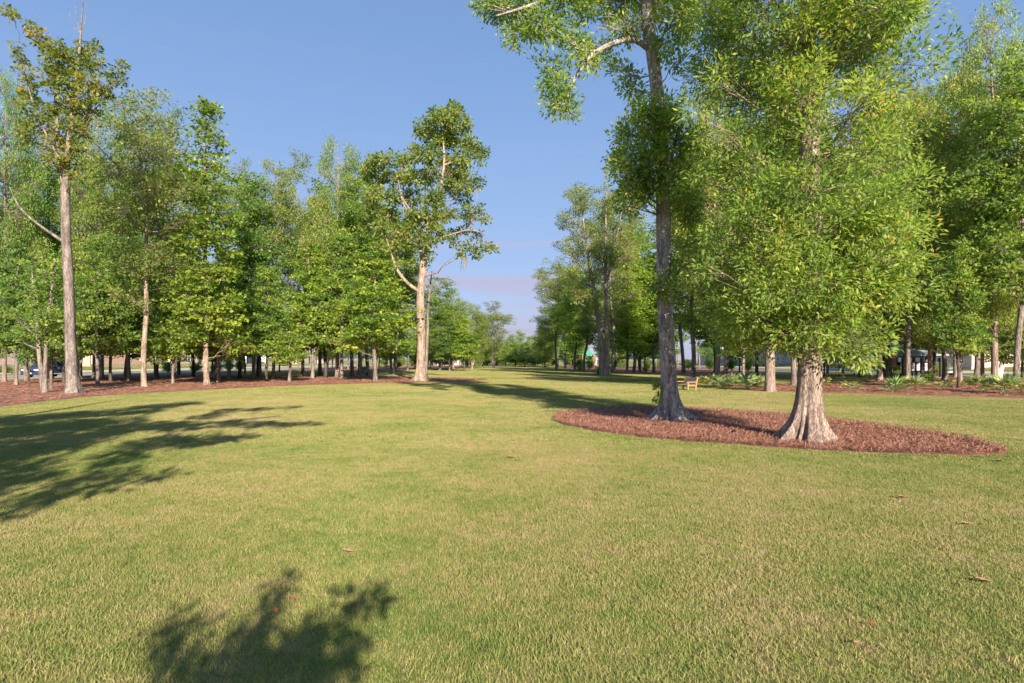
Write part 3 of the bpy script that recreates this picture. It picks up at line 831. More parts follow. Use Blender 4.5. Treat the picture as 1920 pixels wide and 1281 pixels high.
rows = [(850,207,20),(838,225,26),(815,222,22),(868,230,18),(795,245,24),(822,262,26),(850,258,24),(880,270,20),(898,288,16),(905,300,10),(870,295,22),(838,300,22),(800,290,24),
        (775,290,20),(755,305,18),(860,325,20),(885,330,12),(900,345,9),(810,330,22),(780,335,22),(750,335,22),(722,300,20),(700,305,16),(690,325,18),(715,335,20),(735,365,20),(700,360,18),
        (765,370,20),(800,372,20),(850,355,14),(868,372,12),(888,392,13),(905,408,12),(880,412,13),(860,402,10),(835,405,14),(800,410,20),(770,405,20),(735,400,20),(705,395,18),(715,425,18),
        (745,432,14),(820,435,18),(845,440,14),(872,432,12),(895,445,10),(912,462,9),(922,470,6),(900,468,7),(880,462,10),(865,470,8),(855,455,8),(790,440,14),(730,455,12),(715,465,12),(750,462,9),
        (800,455,12,-1.5),(815,415,16,-1.5),(822,370,16,-1.2),(790,400,16,-1.5),(775,425,14,-1.2),(840,340,15,-1.2),(760,440,14,-1),(785,445,10,-1.2),(825,395,14,-1.2),(805,480,8,-1),(850,330,16),(870,350,16),(750,460,12),(742,490,8,-.5),(738,475,9),(760,455,8),(690,385,14),(690,420,12),(868,480,5),(895,478,4)]
grow(3, axs, px_blobs(rows, by, (bx, by), 6, 2.0, .92), L, W, leaf_len=.25, ratio=.62, dens=22, per=18, spray=.42, flat=.7, droop=.25, up=.8, limb_r=.06, twig_r=.014, shell=.5)
cen = make_tree("tall_tree", (bx, by, 0), W, L, M['bark_pale'], M['leaf_tall'], "tall open-crowned tree with a pale pinkish trunk standing where the lawn narrows", cat="tree")
# hanging moss under the outer branch
ms = Geo(); g = np.random.default_rng(2); c0 = cp([(870,484,.1)])[0, :3]
for _ in range(9):
    a = c0 + g.normal(0, .12, 3) * (1, 1, .3); e = a + np.array([g.normal(0, .05), 0, -g.uniform(.5, 1.25)])
    ms.add(*tubes(np.stack([a, (a + e) / 2 + g.normal(0, .04, 3), e])[None], np.array([[.02, .032, .006]]), 4))
obj("moss", ms.mesh("moss", M['moss']), cen)
# the dead stem beside it
bx, by = P(799, 713)
W = Geo()
tr = px_pts([(798,713,.17),(799,680,.14),(801,640,.13),(802,600,.12),(803,575,.11),(806,540,.09),(810,508,.03)], by, (bx, by)); tr[0, 2] = 0
V, Q, p1 = trunk_geo(tr, 12, 24, .12, .3, 4, 5); W.add(V, Q)
for rows in ([(805,560,.05),(818,540,.04),(838,520,.012)], [(808,530,.03),(800,520,.01)], [(806,545,.03),(818,530,.008)]):
    V, Q, _ = trunk_geo(px_pts(rows, by, (bx, by)), 6, 8, seed=1); W.add(V, Q)
make_tree("dead_tree", (bx, by, 0), W, None, M['bark_grey'], None, "thin dead stem without leaves standing against the tall pale-trunked tree")

# --- the slender tall tree of the lawn's edge, thinning at the top
bx, by = P(137, 740.5)
W = Geo(); L = []
def lp(rows, dy=None): return px_pts(rows, by, (bx, by), dy)
tr = lp([(137,740,.255),(134,690,.235),(131,600,.215),(128,520,.205),(124,450,.20),(122,350,.18)]); tr[0, 2] = 0
V, Q, p1 = trunk_geo(tr, 26, 34, .30, .40, 5, 22, .02); W.add(V, Q); axs = [p1]
for k, (rows, dy) in enumerate([([(122,355,.14),(126,290,.12),(135,220,.10),(145,140,.08),(150,90,.055),(152,50,.03),(156,0,.015)], None),
        ([(122,355,.12),(112,310,.10),(108,250,.08),(104,180,.06),(98,140,.045),(97,80,.02)], [0,.2,.4,.5,.6,.6]),
        ([(124,458,.085),(108,445,.075),(88,433,.065),(68,418,.055),(48,402,.045),(30,380,.03),(18,350,.02)], [0,-.2,-.3,-.4,-.5,-.5,-.5]),
        ([(112,300,.05),(80,240,.045),(60,190,.03),(45,130,.02),(36,75,.01)], None), ([(130,260,.05),(165,210,.04),(200,160,.025),(225,125,.012)], None),
        ([(145,160,.03),(170,110,.025),(185,85,.015),(196,66,.007)], None), ([(98,140,.03),(70,80,.02),(40,42,.012),(16,20,.006)], None),
        ([(150,60,.02),(141,20,.012),(140,-20,.006)], None), ([(151,70,.018),(162,30,.01),(160,-10,.005)], None), ([(151,62,.015),(134,48,.009),(128,15,.004)], None),
        ([(153,40,.01),(165,32,.006),(178,38,.004)], None), ([(76,68,.01),(70,30,.006),(62,14,.003)], None)]):
    V, Q, p_ = trunk_geo(lp(rows, dy), 7, 16, seed=40 + k, rough=.05); W.add(V, Q)
    if k < 6: axs.append(p_)
rows = [(33,88,10),(36,110,12),(45,135,14),(50,160,15),(58,185,16),(45,195,12),(68,215,16),(55,240,14),(66,60,9),(56,48,7),(75,75,12),(88,85,15),(104,92,16),(98,110,18),(118,100,14),
        (90,130,15),(110,140,18),(128,125,16),(145,112,17),(165,95,15),(178,88,10),(160,122,18),(178,115,14),(140,150,18),(165,150,17),(150,180,18),(120,170,18),(95,165,16),(110,200,18),(135,205,18),
        (155,210,16),(88,205,15),(180,170,12),(195,160,12),(208,148,11),(220,135,9),(230,122,7),(225,150,8),(200,178,10),(185,195,12),(175,215,11),(85,240,15),(110,232,18),(135,240,17),(155,245,13),
        (95,265,15),(120,270,17),(145,272,14),(80,285,13),(105,298,15),(130,302,15),(148,310,11),(120,325,13),(100,320,11),(138,335,11),(12,18,6),(20,24,5),(60,265,12),(42,250,9)]
grow(4, axs, px_blobs(rows, by, (bx, by), 8, 1.6), L, W, leaf_len=.17, ratio=.55, dens=38, per=19, spray=.27, flat=.6, droop=.1, up=.9, limb_r=.04, twig_r=.008)
make_tree("tall_tree", (bx, by, 0), W, L, M['bark_grey'], M['leaf_autumn'], "very tall slender tree with a bare smooth trunk, bronze-green leaves and dead twigs on top")

# ------------------------------------------------------------------ kinds of trees in the woods (meshes shared by their copies)
PROTO = {}
def proto(kind, seed, H, R, base, bark, leafm, r0, n_axes=1, prof='cone', k=46, leaf_len=.15, ratio=.6, dens=13, per=20, spray=.42, flat=.4, gaps=0.0, br=(.55, 1.0), bare=0):
    g = np.random.default_rng(seed); W = Geo(); L = []; axs = []
    for a in range(n_axes):
        dx, dy = (g.normal(0, .035, 2) * H if n_axes > 1 or a else g.normal(0, .012, 2) * H)
        if n_axes > 1: dx = (a - (n_axes - 1) / 2) * .09 * H + g.normal(0, .2)
        pts = [(0, 0, 0, r0)]
        for t in (.12, .25, .4, .55, .7, .85, .98):
            pts.append((dx * t ** .8 + g.normal(0, .007) * H, dy * t + g.normal(0, .007) * H, H * t * (1 if a == 0 else .92), r0 * (1 - t) ** .8 * (1 if a == 0 else .75) + .008))
        V, Q, p = trunk_geo(pts, 9, 22, r0 * .8 if a == 0 else 0, .22, 5, seed + a, .05); W.add(V, Q); axs.append(p[8:] if a == 0 else p[3:])
    B = []
    for i in range(k):
        t = (i + g.random()) / k; z = base + (H - base) * t
        if prof == 'cone': rr = R * (1 - t ** 1.5) ** .8 * (.80 + .2 * min(t * 6, 1)) + .3
        elif prof == 'round': rr = R * math.sqrt(max(1 - ((t - .42) / .6) ** 2, .05))
        elif prof == 'flat': rr = R * (1 - .55 * t)
        else: rr = R * (.40 + .75 * math.sin(math.pi * min(t * .95 + .05, 1)) * (.8 + .3 * math.sin(9 * t + seed)))
        a = i * 2.399 + g.normal(0, .5); q = rr * g.uniform(*br) * .72
        if g.random() < gaps: continue
        s = max(.45, rr * g.uniform(.30, .52)); B.append((q * math.cos(a), q * math.sin(a), z, s, s * g.uniform(.35, .62)))
    grow(seed, axs, B, L, W, leaf_len=leaf_len, ratio=ratio, dens=dens, per=per, spray=spray, flat=flat, droop=.12, up=1.0, limb_r=.03, limb_rise=.4, twig_r=.008)
    for _ in range(bare):      # dead bare sticks showing through the crown
        ax = axs[g.integers(len(axs))]; q0 = ax[g.integers(len(ax) // 2, len(ax) - 2), :3]; d = np.array([g.normal(0, .6), g.normal(0, .6), 1.0]); e = q0 + d * g.uniform(.12, .24) * H
        W.add(*tubes(bez(q0, (q0 + e) / 2 + g.normal(0, .3, 3), e, 6)[None], np.linspace(.05, .008, 6)[None], 4))
    PROTO.setdefault(kind, []).append((W.mesh("trunk", M[bark]), crown_mesh("crown", L, M[leafm]), H, R))

for i in range(3): proto('maple', 100 + i, 8.5, 2.1, 2.15, ('bark_grey', 'bark_grey', 'bark_dark')[i], 'leaf_maple', .11, prof='cone', k=48, leaf_len=.17, ratio=.75, dens=15, per=18, spray=.38, flat=.3)
for i in range(4): proto('gum', 110 + i, 17.0, 2.6, 2.8 + .6 * i, 'bark_grey', 'leaf_maple', .145, prof=('cone', 'free', 'free', 'round')[i], k=80, leaf_len=.19, ratio=.65, dens=13, per=17, spray=.44, flat=.4, gaps=(.08, .22, .16, .14)[i], br=(.4, 1.15), bare=(0, 2, 3, 1)[i])
for i in range(3): proto('ash', 120 + i, 20.0, 3.4, 5.2, ('bark_grey', 'bark_pale', 'bark_grey')[i], 'leaf_tall', .17, n_axes=1 if i < 2 else 2, prof='free', k=86, leaf_len=.19, ratio=.5, dens=11, per=16, spray=.46, flat=.6, gaps=.24, br=(.45, 1.25), bare=6)
for i in range(3): proto('broad', 130 + i, 17.0, 4.2, 2.6, 'bark_oak', 'leaf_oak', .25, n_axes=1, prof='round' if i else 'free', k=90, leaf_len=.18, ratio=.45, dens=12, per=18, spray=.46, flat=.7, gaps=.16, br=(.5, 1.2), bare=3)
proto('small', 140, 3.4, 1.35, 1.45, 'bark_grey', 'leaf_yellow', .07, prof='flat', k=20, leaf_len=.12, ratio=.7, dens=30, per=16, spray=.24, flat=.35)
for i in range(2): proto('yellow', 150 + i, 17.0, 2.5, 2.3, 'bark_pale', 'leaf_yellow', .15, prof='cone', k=84, leaf_len=.20, ratio=.75, dens=12, per=16, spray=.42, flat=.28, gaps=.12)
proto('dead', 160, 7.0, 1.7, 2.4, 'twig_dead', 'leaf_tall', .14, n_axes=2, prof='round', k=44, leaf_len=.09, ratio=.3, dens=60, per=1, spray=.3, flat=.8, bare=16)

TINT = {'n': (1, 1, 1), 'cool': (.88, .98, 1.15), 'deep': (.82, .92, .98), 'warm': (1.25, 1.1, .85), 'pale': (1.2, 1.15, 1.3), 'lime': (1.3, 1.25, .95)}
_cnt = [0]
_rg = np.random.default_rng(2024)
NAMES = {'maple': 'maple_tree', 'gum': 'conical_tree', 'ash': 'tall_tree', 'broad': 'oak_tree', 'small': 'small_tree', 'yellow': 'conical_tree', 'dead': 'bare_tree'}
PLACED = []
def plant(kind, x, y, H, hw, tint, label, group, trunk_w=None):
    me_t, me_c, h0, r0 = PROTO[kind][_cnt[0] % len(PROTO[kind])]; _cnt[0] += 1
    t = empty(NAMES[kind], (x, y, gz(x, y) - .02), _rg.uniform(0, 6.28)); tag(t, label, "tree", group)
    sz = H / h0; sx = hw / r0
    a = obj("trunk", me_t, t); c = obj("crown", me_c, t)
    ts = (sx + sz) / 2 if trunk_w is None else sx
    a.scale = (sx, sx, sz); c.scale = (sx, sx, sz)
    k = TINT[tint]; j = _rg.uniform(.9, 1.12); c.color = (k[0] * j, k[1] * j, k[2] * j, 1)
    PLACED.append((x, y)); return t
def ptree(kind, px, py, top, hw_px, tint, label, group=None):
    x, y = P(px, py); return plant(kind, x, y, ZH(top, y), hw_px / F * y, tint, label, group)
def dtree(kind, px, d, top, hw_px, tint, label, group=None):
    x, y = PD(px, d); return plant(kind, x, y, ZH(top, d), hw_px / F * d, tint, label, group)

GL = "trees of the wood along the street on the car's side"
# front rank of the wood on the side of the parked car: kind, px, py base, py top, half width, tint, label
for a in [
 ('maple', 30, 724, 455, 62, 'cool', "dark green maple at the frame's edge, trunk just in front of the car's bonnet"),
 ('maple', 96, 733, 500, 50, 'cool', "thin dark-stemmed maple behind the forked trunk, in front of the car"),
 ('maple', 119, 721, 470, 52, 'deep', "leaning thin-trunked maple standing before the car's rear wheel"),
 ('maple', 183, 722, 440, 58, 'n', "slim pale-stemmed maple first to the street side of the very tall slender tree"),
 ('gum', 177, 711, 300, 60, 'cool', "thick dark-trunked tree half hidden behind the slim pale maple"),
 ('maple', 208, 718, 480, 50, 'n', "straight slim maple in front of the peach-coloured house wall"),
 ('gum', 243, 716, 330, 55, 'n', "stout brown-trunked tree with flared foot before the peach house"),
 ('ash', 270, 727, 165, 98, 'n', "tall tree with a big dull olive crown over a bare grey trunk"),
 ('maple', 294, 713, 470, 50, 'cool', "small maple with a curved dark stem before the shuttered windows"),
 ('maple', 324, 721, 520, 52, 'n', "slim straight maple between the shuttered windows and the leaning stem"),
 ('maple', 335, 704, 430, 60, 'cool', "maple with a strongly leaning forked stem by the round hedge"),
 ('maple', 362, 708, 470, 50, 'deep', "dark maple with a bent stem beside the yellow-green conical tree"),
 ('yellow', 388, 724, 188, 82, 'n', "tall yellow-green conical tree with a flared pale trunk, brightest of its row"),
 ('maple', 409, 719, 520, 52, 'n', "thin pale-stemmed maple next to the yellow-green conical tree"),
 ('maple', 449, 711, 470, 60, 'n', "slim maple with its foot in the purple-shaded mulch"),
 ('gum', 475, 712, 330, 62, 'cool', "conical tree with a brown trunk before the pale blue house front"),
 ('maple', 487, 704, 480, 55, 'cool', "dark-trunked maple close behind the brown-trunked conical tree"),
 ('maple', 500, 717, 500, 52, 'n', "slim light-stemmed maple beside the low yellow bushy tree"),
 ('small', 543, 718, 624, 50, 'n', "low bushy yellow-green tree with a crooked short stem at the lawn's edge"),
 ('maple', 586, 711, 455, 60, 'lime', "bright maple right behind the low bushy yellow-green tree"),
 ('maple', 610, 710, 470, 58, 'n', "maple with yellow-lit lower boughs on the strip of mulch"),
 ('maple', 640, 711, 440, 60, 'n', "slim maple with low drooping boughs between two stouter trunks"),
 ('gum', 660, 706, 360, 62, 'n', "dark-trunked conical tree in front of the grey-green utility box"),
 ('gum', 672, 709, 340, 66, 'n', "stout tree with flared foot beside the grey-green utility box"),
 ('maple', 704, 717, 455, 72, 'lime', "lone maple with a straight stout stem nearest the tall pale-trunked tree"),
 ]: ptree(*a, group=GL)
# forked pair of stems
x, y = P(83, 739); W = Geo(); L = []
axs = []
for k, rows in enumerate([[(83,739,.14),(80,718,.11),(76,690,.10),(73,660,.09),(70,610,.09),(62,540,.05),(60,500,.02)], [(85,738,.12),(84,715,.10),(84,700,.09),(86,660,.08),(88,600,.08),(98,540,.05),(102,490,.02)]]):
    q = px_pts(rows, y, (x, y)); q[0, 2] = -.05; V, Q, p_ = trunk_geo(q, 10, 20, .08 if k == 0 else 0, .2, 4, k); W.add(V, Q); axs.append(p_[7:])
grow(31, axs, px_blobs([(60,640,26),(90,630,26),(40,600,28),(75,590,28),(115,600,26),(60,550,26),(100,550,26),(80,510,22),(55,500,18),(105,500,18),(82,475,16),(120,645,18),(30,635,18)], y, (x, y), 4, 1.2), L, W, leaf_len=.15, ratio=.75, dens=24, per=16, spray=.34, flat=.4)
t = make_tree("maple_tree", (x, y, 0), W, L, M['bark_grey'], M['leaf_maple'], "maple with a forked grey double trunk standing nearest the car", GL)
t.children[1].color = (.8, .9, 1, 1)
GLB = "tall trees rising behind the wood on the car's side"
for a in [
 ('broad', 8, 42, 140, 62, 'cool', "blue-green tall crown cut by the frame's corner behind the slender tall tree"),
 ('gum', 50, 46, 300, 75, 'n', "tall leafy tree filling the gap below the slender tree's bent limb"),
 ('broad', 95, 50, 300, 80, 'n', "broad crown seen around the slender tree's bare trunk"),
 ('broad', 190, 46, 205, 70, 'n', "bronze-tinged crown between the slender tree and the dull olive one"),
 ('ash', 325, 50, 205, 70, 'n', "open crown between the dull olive tree and the yellow-green conical tree"),
 ('ash', 450, 54, 300, 55, 'cool', "dark thin-crowned tree just beyond the yellow-green conical tree"),
 ('ash', 512, 52, 300, 62, 'n', "tall tree showing a dip in the skyline beyond the yellow-green one"),
 ('ash', 568, 58, 288, 60, 'pale', "dull tall crown threaded with pale bare branches"),
 ('broad', 632, 56, 268, 66, 'n', "highest rounded crown in the middle of the skyline's hump"),
 ('gum', 690, 60, 300, 60, 'n', "tall crown just behind the open-crowned pale-trunked tree's boughs"),
 ('gum', 740, 68, 380, 60, 'n', "conical crown filling below the pale-trunked tree's bent low limb"),
 ('gum', 600, 62, 340, 62, 'n', "leafy conical tree in the second rank under the hump of the skyline"),
 ('maple', 150, 52, 500, 62, 'deep', "dark low crown behind the slender tree, over the car's roof"),
 ('gum', 235, 54, 380, 62, 'deep', "dark shaded crown behind the stout brown trunk"),
 ('maple', 430, 48, 470, 60, 'deep', "dark low crown over the clipped hedge row"),
 ]: dtree(*a, group=GLB)
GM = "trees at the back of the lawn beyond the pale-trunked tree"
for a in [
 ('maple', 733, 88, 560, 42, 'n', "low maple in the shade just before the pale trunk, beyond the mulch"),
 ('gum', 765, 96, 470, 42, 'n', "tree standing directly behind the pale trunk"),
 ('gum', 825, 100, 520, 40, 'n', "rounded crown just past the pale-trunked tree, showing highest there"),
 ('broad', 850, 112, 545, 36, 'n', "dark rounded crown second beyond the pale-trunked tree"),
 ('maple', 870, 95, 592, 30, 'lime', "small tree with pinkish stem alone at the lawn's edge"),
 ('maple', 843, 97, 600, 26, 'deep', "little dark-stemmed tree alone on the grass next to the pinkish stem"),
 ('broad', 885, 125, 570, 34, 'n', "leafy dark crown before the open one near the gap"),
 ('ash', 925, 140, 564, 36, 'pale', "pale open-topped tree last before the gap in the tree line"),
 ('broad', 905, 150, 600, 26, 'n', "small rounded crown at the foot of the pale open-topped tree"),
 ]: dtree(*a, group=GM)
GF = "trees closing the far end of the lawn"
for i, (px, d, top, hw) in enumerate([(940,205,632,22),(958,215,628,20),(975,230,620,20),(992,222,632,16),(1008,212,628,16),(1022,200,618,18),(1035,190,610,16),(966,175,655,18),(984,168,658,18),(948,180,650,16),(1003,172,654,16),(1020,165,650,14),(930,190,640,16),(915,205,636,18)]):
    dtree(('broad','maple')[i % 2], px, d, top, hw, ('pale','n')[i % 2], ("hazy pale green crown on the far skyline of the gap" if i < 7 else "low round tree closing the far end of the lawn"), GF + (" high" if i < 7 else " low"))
GR = "trees along the far side of the lawn opposite the car"
for a in [
 ('ash', 1043, 694, 482, 46, 'n', "thin dark-stemmed tree first at the gap with a spreading grey-green crown"),
 ('ash', 1060, 690.5, 500, 44, 'lime', "tree with a pinkish leaning trunk just beyond the gap's first dark stem"),
 ('maple', 1073, 691, 590, 26, 'n', "short stem beside the pinkish leaning trunk"),
 ('ash', 1149, 700.5, 360, 60, 'pale', "grey single trunk standing right behind the double-stemmed tree"),
 ('gum', 1188, 699, 400, 55, 'lime', "grey trunk with a bulging foot half-way to the tall island tree"),
 ('gum', 1200, 698, 430, 50, 'n', "stout blue-grey trunk side by side with the bulging-footed one"),
 ('maple', 1226, 699, 480, 45, 'lime', "crooked pale stem just before the island tree's bare trunk"),
 ('gum', 1282, 700, 330, 60, 'n', "tree hidden partly by the tall island tree above the wooden bench"),
 ('gum', 1358, 708.5, 330, 75, 'n', "stout dappled trunk with flared roots in its own ring of straw"),
 ('maple', 1341, 699, 470, 55, 'n', "slender stem between the bench and the dappled flared trunk"),
 ('maple', 1394, 724, 455, 52, 'lime', "young tree with two thin pale stems among the palmettos"),
 ('maple', 1418, 702, 470, 55, 'n', "thin dark stem before the white far house"),
 ('broad', 1444, 735, 70, 150, 'n', "big pale-footed oak at the end of the palmetto bed"),
 ('gum', 1489, 725, 240, 90, 'n', "pale trunk half hidden behind the nearest oak's stem"),
 ('gum', 1612, 707, 330, 60, 'n', "dark leaning stem beside the pavilion's roof"),
 ('ash', 1703, 722, 150, 82, 'n', "tall tree with a double grey foot in front of the pavilion"),
 ('gum', 1735, 707, 330, 60, 'cool', "dark-stemmed maple just past the pavilion"),
 ('maple', 1751, 710, 470, 60, 'deep', "slim maple with an arching stem past the pavilion"),
 ('gum', 1770, 715, 380, 70, 'deep', "dark heavy-leaved tree between the pavilion and the thick trunk"),
 ('broad', 1793, 708, 260, 80, 'n', "thick grey trunk in the shade of the mulch"),
 ('maple', 1797, 730, 450, 52, 'n', "pale leaning stem in front of the thick grey trunk"),
 ('gum', 1841, 719, 330, 62, 'n', "slim straight stem in front of the big beige wall"),
 ('dead', 1872, 716, 530, 62, 'pale', "gnarled leaning stem with a mass of bare lavender-grey twigs"),
 ('maple', 1916, 721, 560, 50, 'n', "dark stem at the frame's edge before the beige wall"),
 ]: ptree(*a, group=GR)
GRB = "tall trees behind the island trees"
for a in [
 ('gum', 1095, 92, 500, 46, 'lime', "green crown filling low under the thin olive one"),
 ('gum', 1175, 80, 440, 48, 'lime', "yellow-green crown between the thin olive one and the tall island tree"),
 ('gum', 1300, 48, 250, 75, 'n', "leafy crown just beside the bare island trunk"),
 ('broad', 1345, 44, 115, 80, 'n', "tall crown peeping over between the two island trees"),
 ('broad', 1650, 46, 200, 80, 'cool', "dark crown over the pavilion roof"),
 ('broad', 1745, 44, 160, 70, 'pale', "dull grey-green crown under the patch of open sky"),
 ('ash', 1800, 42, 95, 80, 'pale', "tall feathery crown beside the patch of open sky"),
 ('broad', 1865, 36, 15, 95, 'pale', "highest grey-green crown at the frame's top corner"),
 ('gum', 1905, 33, 90, 90, 'n', "bright leafy crown at the frame's edge below the highest one"),
 ('gum', 1830, 48, 300, 80, 'n', "middle-height crown in front of the big beige wall"),
 ]: dtree(*a, group=GRB)

# the double-stemmed tree of that side
x, y = P(1133, 704); W = Geo(); L = []; axs = []
for k, rows in enumerate([[(1131,704,.42),(1129,680,.36),(1127,640,.32),(1122,600,.29),(1117,565,.26),(1110,520,.20),(1100,470,.12),(1092,400,.06),(1090,345,.02)],
        [(1137,703,.36),(1138,680,.30),(1139,640,.27),(1137,590,.24),(1136,540,.21),(1135,470,.15),(1136,400,.08),(1138,350,.03)],
        [(1136,540,.12),(1145,500,.10),(1155,450,.07),(1165,400,.03)], [(1110,520,.10),(1090,500,.08),(1070,470,.04)], [(1122,600,.06),(1132,598,.05),(1138,596,.05)]]):
    q = px_pts(rows, y, (x, y))
    if k < 2: q[0, 2] = -.05
    V, Q, p_ = trunk_geo(q, 12, 26, .22 if k < 2 else 0, .35, 4, k + 3, .04); W.add(V, Q)
    if k < 4: axs.append(p_[10:] if k < 2 else p_)
g = np.random.default_rng(8); rows = []
for i in range(190):
    py = g.uniform(345, 610); t_ = (py - 340) / 260; c_ = 1118 - 6 * t_; hw_ = 22 + 50 * math.sin(math.pi * min(t_ * .8 + .15, 1)) * (.8 + .3 * math.sin(py * .11))
    px = c_ + hw_ * (g.random() * 2 - 1)
    if 1105 < px < 1150 and py > 520 and g.random() < .8: continue
    rows.append((px, py, g.uniform(7, 14)))
grow(33, axs, px_blobs(rows, y, (x, y), 9, 3.2), L, W, leaf_len=.21, ratio=.5, dens=12, per=15, spray=.46, flat=.6, limb_r=.03, twig_r=.012)
t = make_tree("tall_tree", (x, y, 0), W, L, M['bark_pale'], M['leaf_tall'], "tall tree with two pale stems from one foot and a thin olive crown", GR); t.children[1].color = (1.2, 1.15, 1.2, 1)
dtree('gum', 1078, 98, 500, 40, 'lime', "leafy crown closing the row just beyond the double-stemmed tree", GR)
dtree('broad', 1022, 150, 590, 26, 'pale', "small rounded far crown stepping down to the gap", GR)

# the deep ranks of both woods: nothing in the photograph tells these apart
g = np.random.default_rng(55)
def fill(n, poly, kinds, label, group, Hs, tints):
    k = 0; tries = 0
    while k < n and tries < 6000:
        tries += 1; x = g.uniform(-43, 43); y = g.uniform(40, 200)
        if not inside(poly, [x], [y])[0] or min(math.hypot(x - a, y - b) for a, b in PLACED) < 3.1: continue
        kd = kinds[int(g.integers(len(kinds)))]; H = g.uniform(*Hs) * (1 if kd == 'maple' else 1.7)
        plant(kd, x, y, H, H * g.uniform(.22, .28) if kd == 'maple' else H * .17, tints[int(g.integers(len(tints)))], label, group); k += 1
fill(8, [(-42,44),(-30,46),(-24,56),(-28,62),(-36,76),(-42,76)], ['maple'], "slim tree in the shaded back rank near the street, behind the front maples", "back rank of the wood on the car's side", (7, 10), ['deep','cool','n'])
fill(34, FLOOR_L, ['maple','gum','maple'], "slender far tree in the wood beyond the green strip behind the pale trunk", "far trees beyond the green strip", (8, 11), ['n','cool','n'])
fill(30, FLOOR_R, ['maple','gum','maple'], "slender tree in the shady far wood beyond the bench and the bare island trunk", "trees in the shady far wood beyond the bench", (8, 11), ['n','cool','deep'])
fill(4, [(28,52),(34,62),(43,64),(43,45),(32,44)], ['maple','gum'], "slim stem in the shade about the pavilion", "slim stems about the pavilion", (7, 9), ['deep','cool'])

# trees behind the photographer: only their shadows reach the picture
def shade_blob(px, py, r, y0):
    X, Y = P(px, py); e = _rg.uniform(-.7, .7); z = (Y - y0 + e) * math.tan(SUN_EL) / math.cos(SUN_AZ)
    return (X + z / math.tan(SUN_EL) * math.sin(SUN_AZ), y0 - e, z, r, r * .5)
rows = [(585,795,.22),(555,796,.30),(520,797,.36),(480,796,.45),(430,795,.5),(545,765,.3),(485,768,.45),(430,771,.5),(350,758,.7),(300,762,.8),(395,781,.5),(450,822,.35),(400,826,.45),(350,834,.5),
 (300,828,.6),(245,846,.35),(228,862,.35),(180,795,1.1),(100,800,1.2),(40,812,1.2),(0,790,1.2),(100,835,.9),(20,852,.9),(150,818,.9),(60,892,.35),(150,897,.3),(230,893,.25),(300,893,.2),(200,912,.25),(120,926,.25),
 (50,946,.25),(10,965,.25),(250,772,.9),(150,778,1.0),(50,788,1.0),(-150,800,1.4),(-150,870,1.1),(-200,950,.9),(-60,910,.6),(0,880,.5),(340,800,.7),(270,800,.8)]
tx, ty = -10.2, -3.0
W = Geo(); L = []
V, Q, p1 = trunk_geo([(0,0,0,.36),(.1,0,2,.3),(.6,0,4.2,.26),(1.2,0,6.5,.2),(1.5,0,9,.12),(1.6,0,12,.03)], 14, 26, .3, .3, 5, 2); W.add(V, Q)
V, Q, p2 = trunk_geo([(.6,0,4.0,.2),(3,0,5.6,.16),(6,0,7,.11),(9,0,8.6,.05)], 8, 16, seed=3); W.add(V, Q)
B = [shade_blob(*r, ty) for r in rows]
grow(60, [p1[8:], p2], [(b[0] - tx, b[1] - ty, b[2], b[3], b[4]) for b in B], L, W, leaf_len=.13, ratio=.6, dens=60, per=18, spray=.2, flat=.7, limb_r=.012, twig_r=.006)
make_tree("oak_tree", (tx, ty, 0), W, L, M['bark_grey'], M['leaf_tall'], "broad leafy tree standing behind the camera, shading the lawn on the car's side")
rows = [(545,1095,.10),(530,1122,.13),(500,1152,.12),(345,1165,.08),(362,1182,.08),(640,1132,.09),(622,1160,.13),(600,1182,.12),(678,1135,.06),(665,1180,.12),(560,1232,.2),(500,1250,.24),(430,1240,.14),(380,1272,.2),
 (600,1262,.22),(480,1310,.35),(600,1335,.35),(380,1345,.35)]
tx, ty = .35, -3.0; B = [shade_blob(a_, b_, c_ * 1.1, ty) for a_, b_, c_ in rows + [(430,1200,.12),(330,1190,.1),(470,1185,.1),(700,1120,.05),(580,1205,.12),(640,1215,.12),(320,1275,.14)]]
W = Geo(); L = []; V, Q, p1 = trunk_geo([(0,0,0,.05),(0,0,1,.04),(.05,0,2,.03),(0,0,2.9,.01)], 10, 16, .1, .2, 5, 2); W.add(V, Q)
grow(61, [p1[6:]], [(b[0] - tx, b[1] - ty, b[2], b[3], b[4]) for b in B], L, W, leaf_len=.085, ratio=.4, dens=150, per=10, spray=.09, flat=.8, limb_r=.01, twig_r=.004)
make_tree("small_tree", (tx, ty, 0), W, L, M['bark_grey'], M['leaf_tall'], "small tree standing behind the camera, its top shading the near lawn")

# ------------------------------------------------------------------ houses along both streets
for k, c in dict(wall_peach=(.62,.40,.30), wall_cream=(.60,.50,.43), wall_white=(.44,.45,.50), wall_beige=(.58,.48,.42), wall_blue=(.36,.40,.50), wall_pink=(.62,.47,.44),
                 roof_grey=(.16,.17,.20), roof_brown=(.17,.13,.11), roof_blue=(.22,.27,.34), trim=(.75,.74,.72), shutter=(.06,.06,.09), brick=(.34,.18,.14),
                 iron=(.018,.018,.024), wood=(.50,.22,.08), wood_grey=(.33,.31,.31), rubber=(.02,.02,.02), steel=(.5,.5,.52), red=(.5,.08,.05), green=(.05,.28,.2),
                 utility=(.17,.21,.17), slide=(.65,.35,.1), stone=(.4,.37,.34)).items():
    M[k] = plain(k, c, .75 if k not in ('iron', 'steel') else .45, var=.06, scale=3, bump=.15 if 'wall' in k or 'roof' in k else 0)
M['glass'] = plain("window_glass", (.06, .07, .09), .08, spec=.9, var=.02)
M['car_glass'] = plain("car_glass", (.02, .025, .03), .05, spec=1.0, var=.02)
M['lamp'] = plain("headlight_glass", (.7, .7, .72), .1, spec=.8, var=.02)
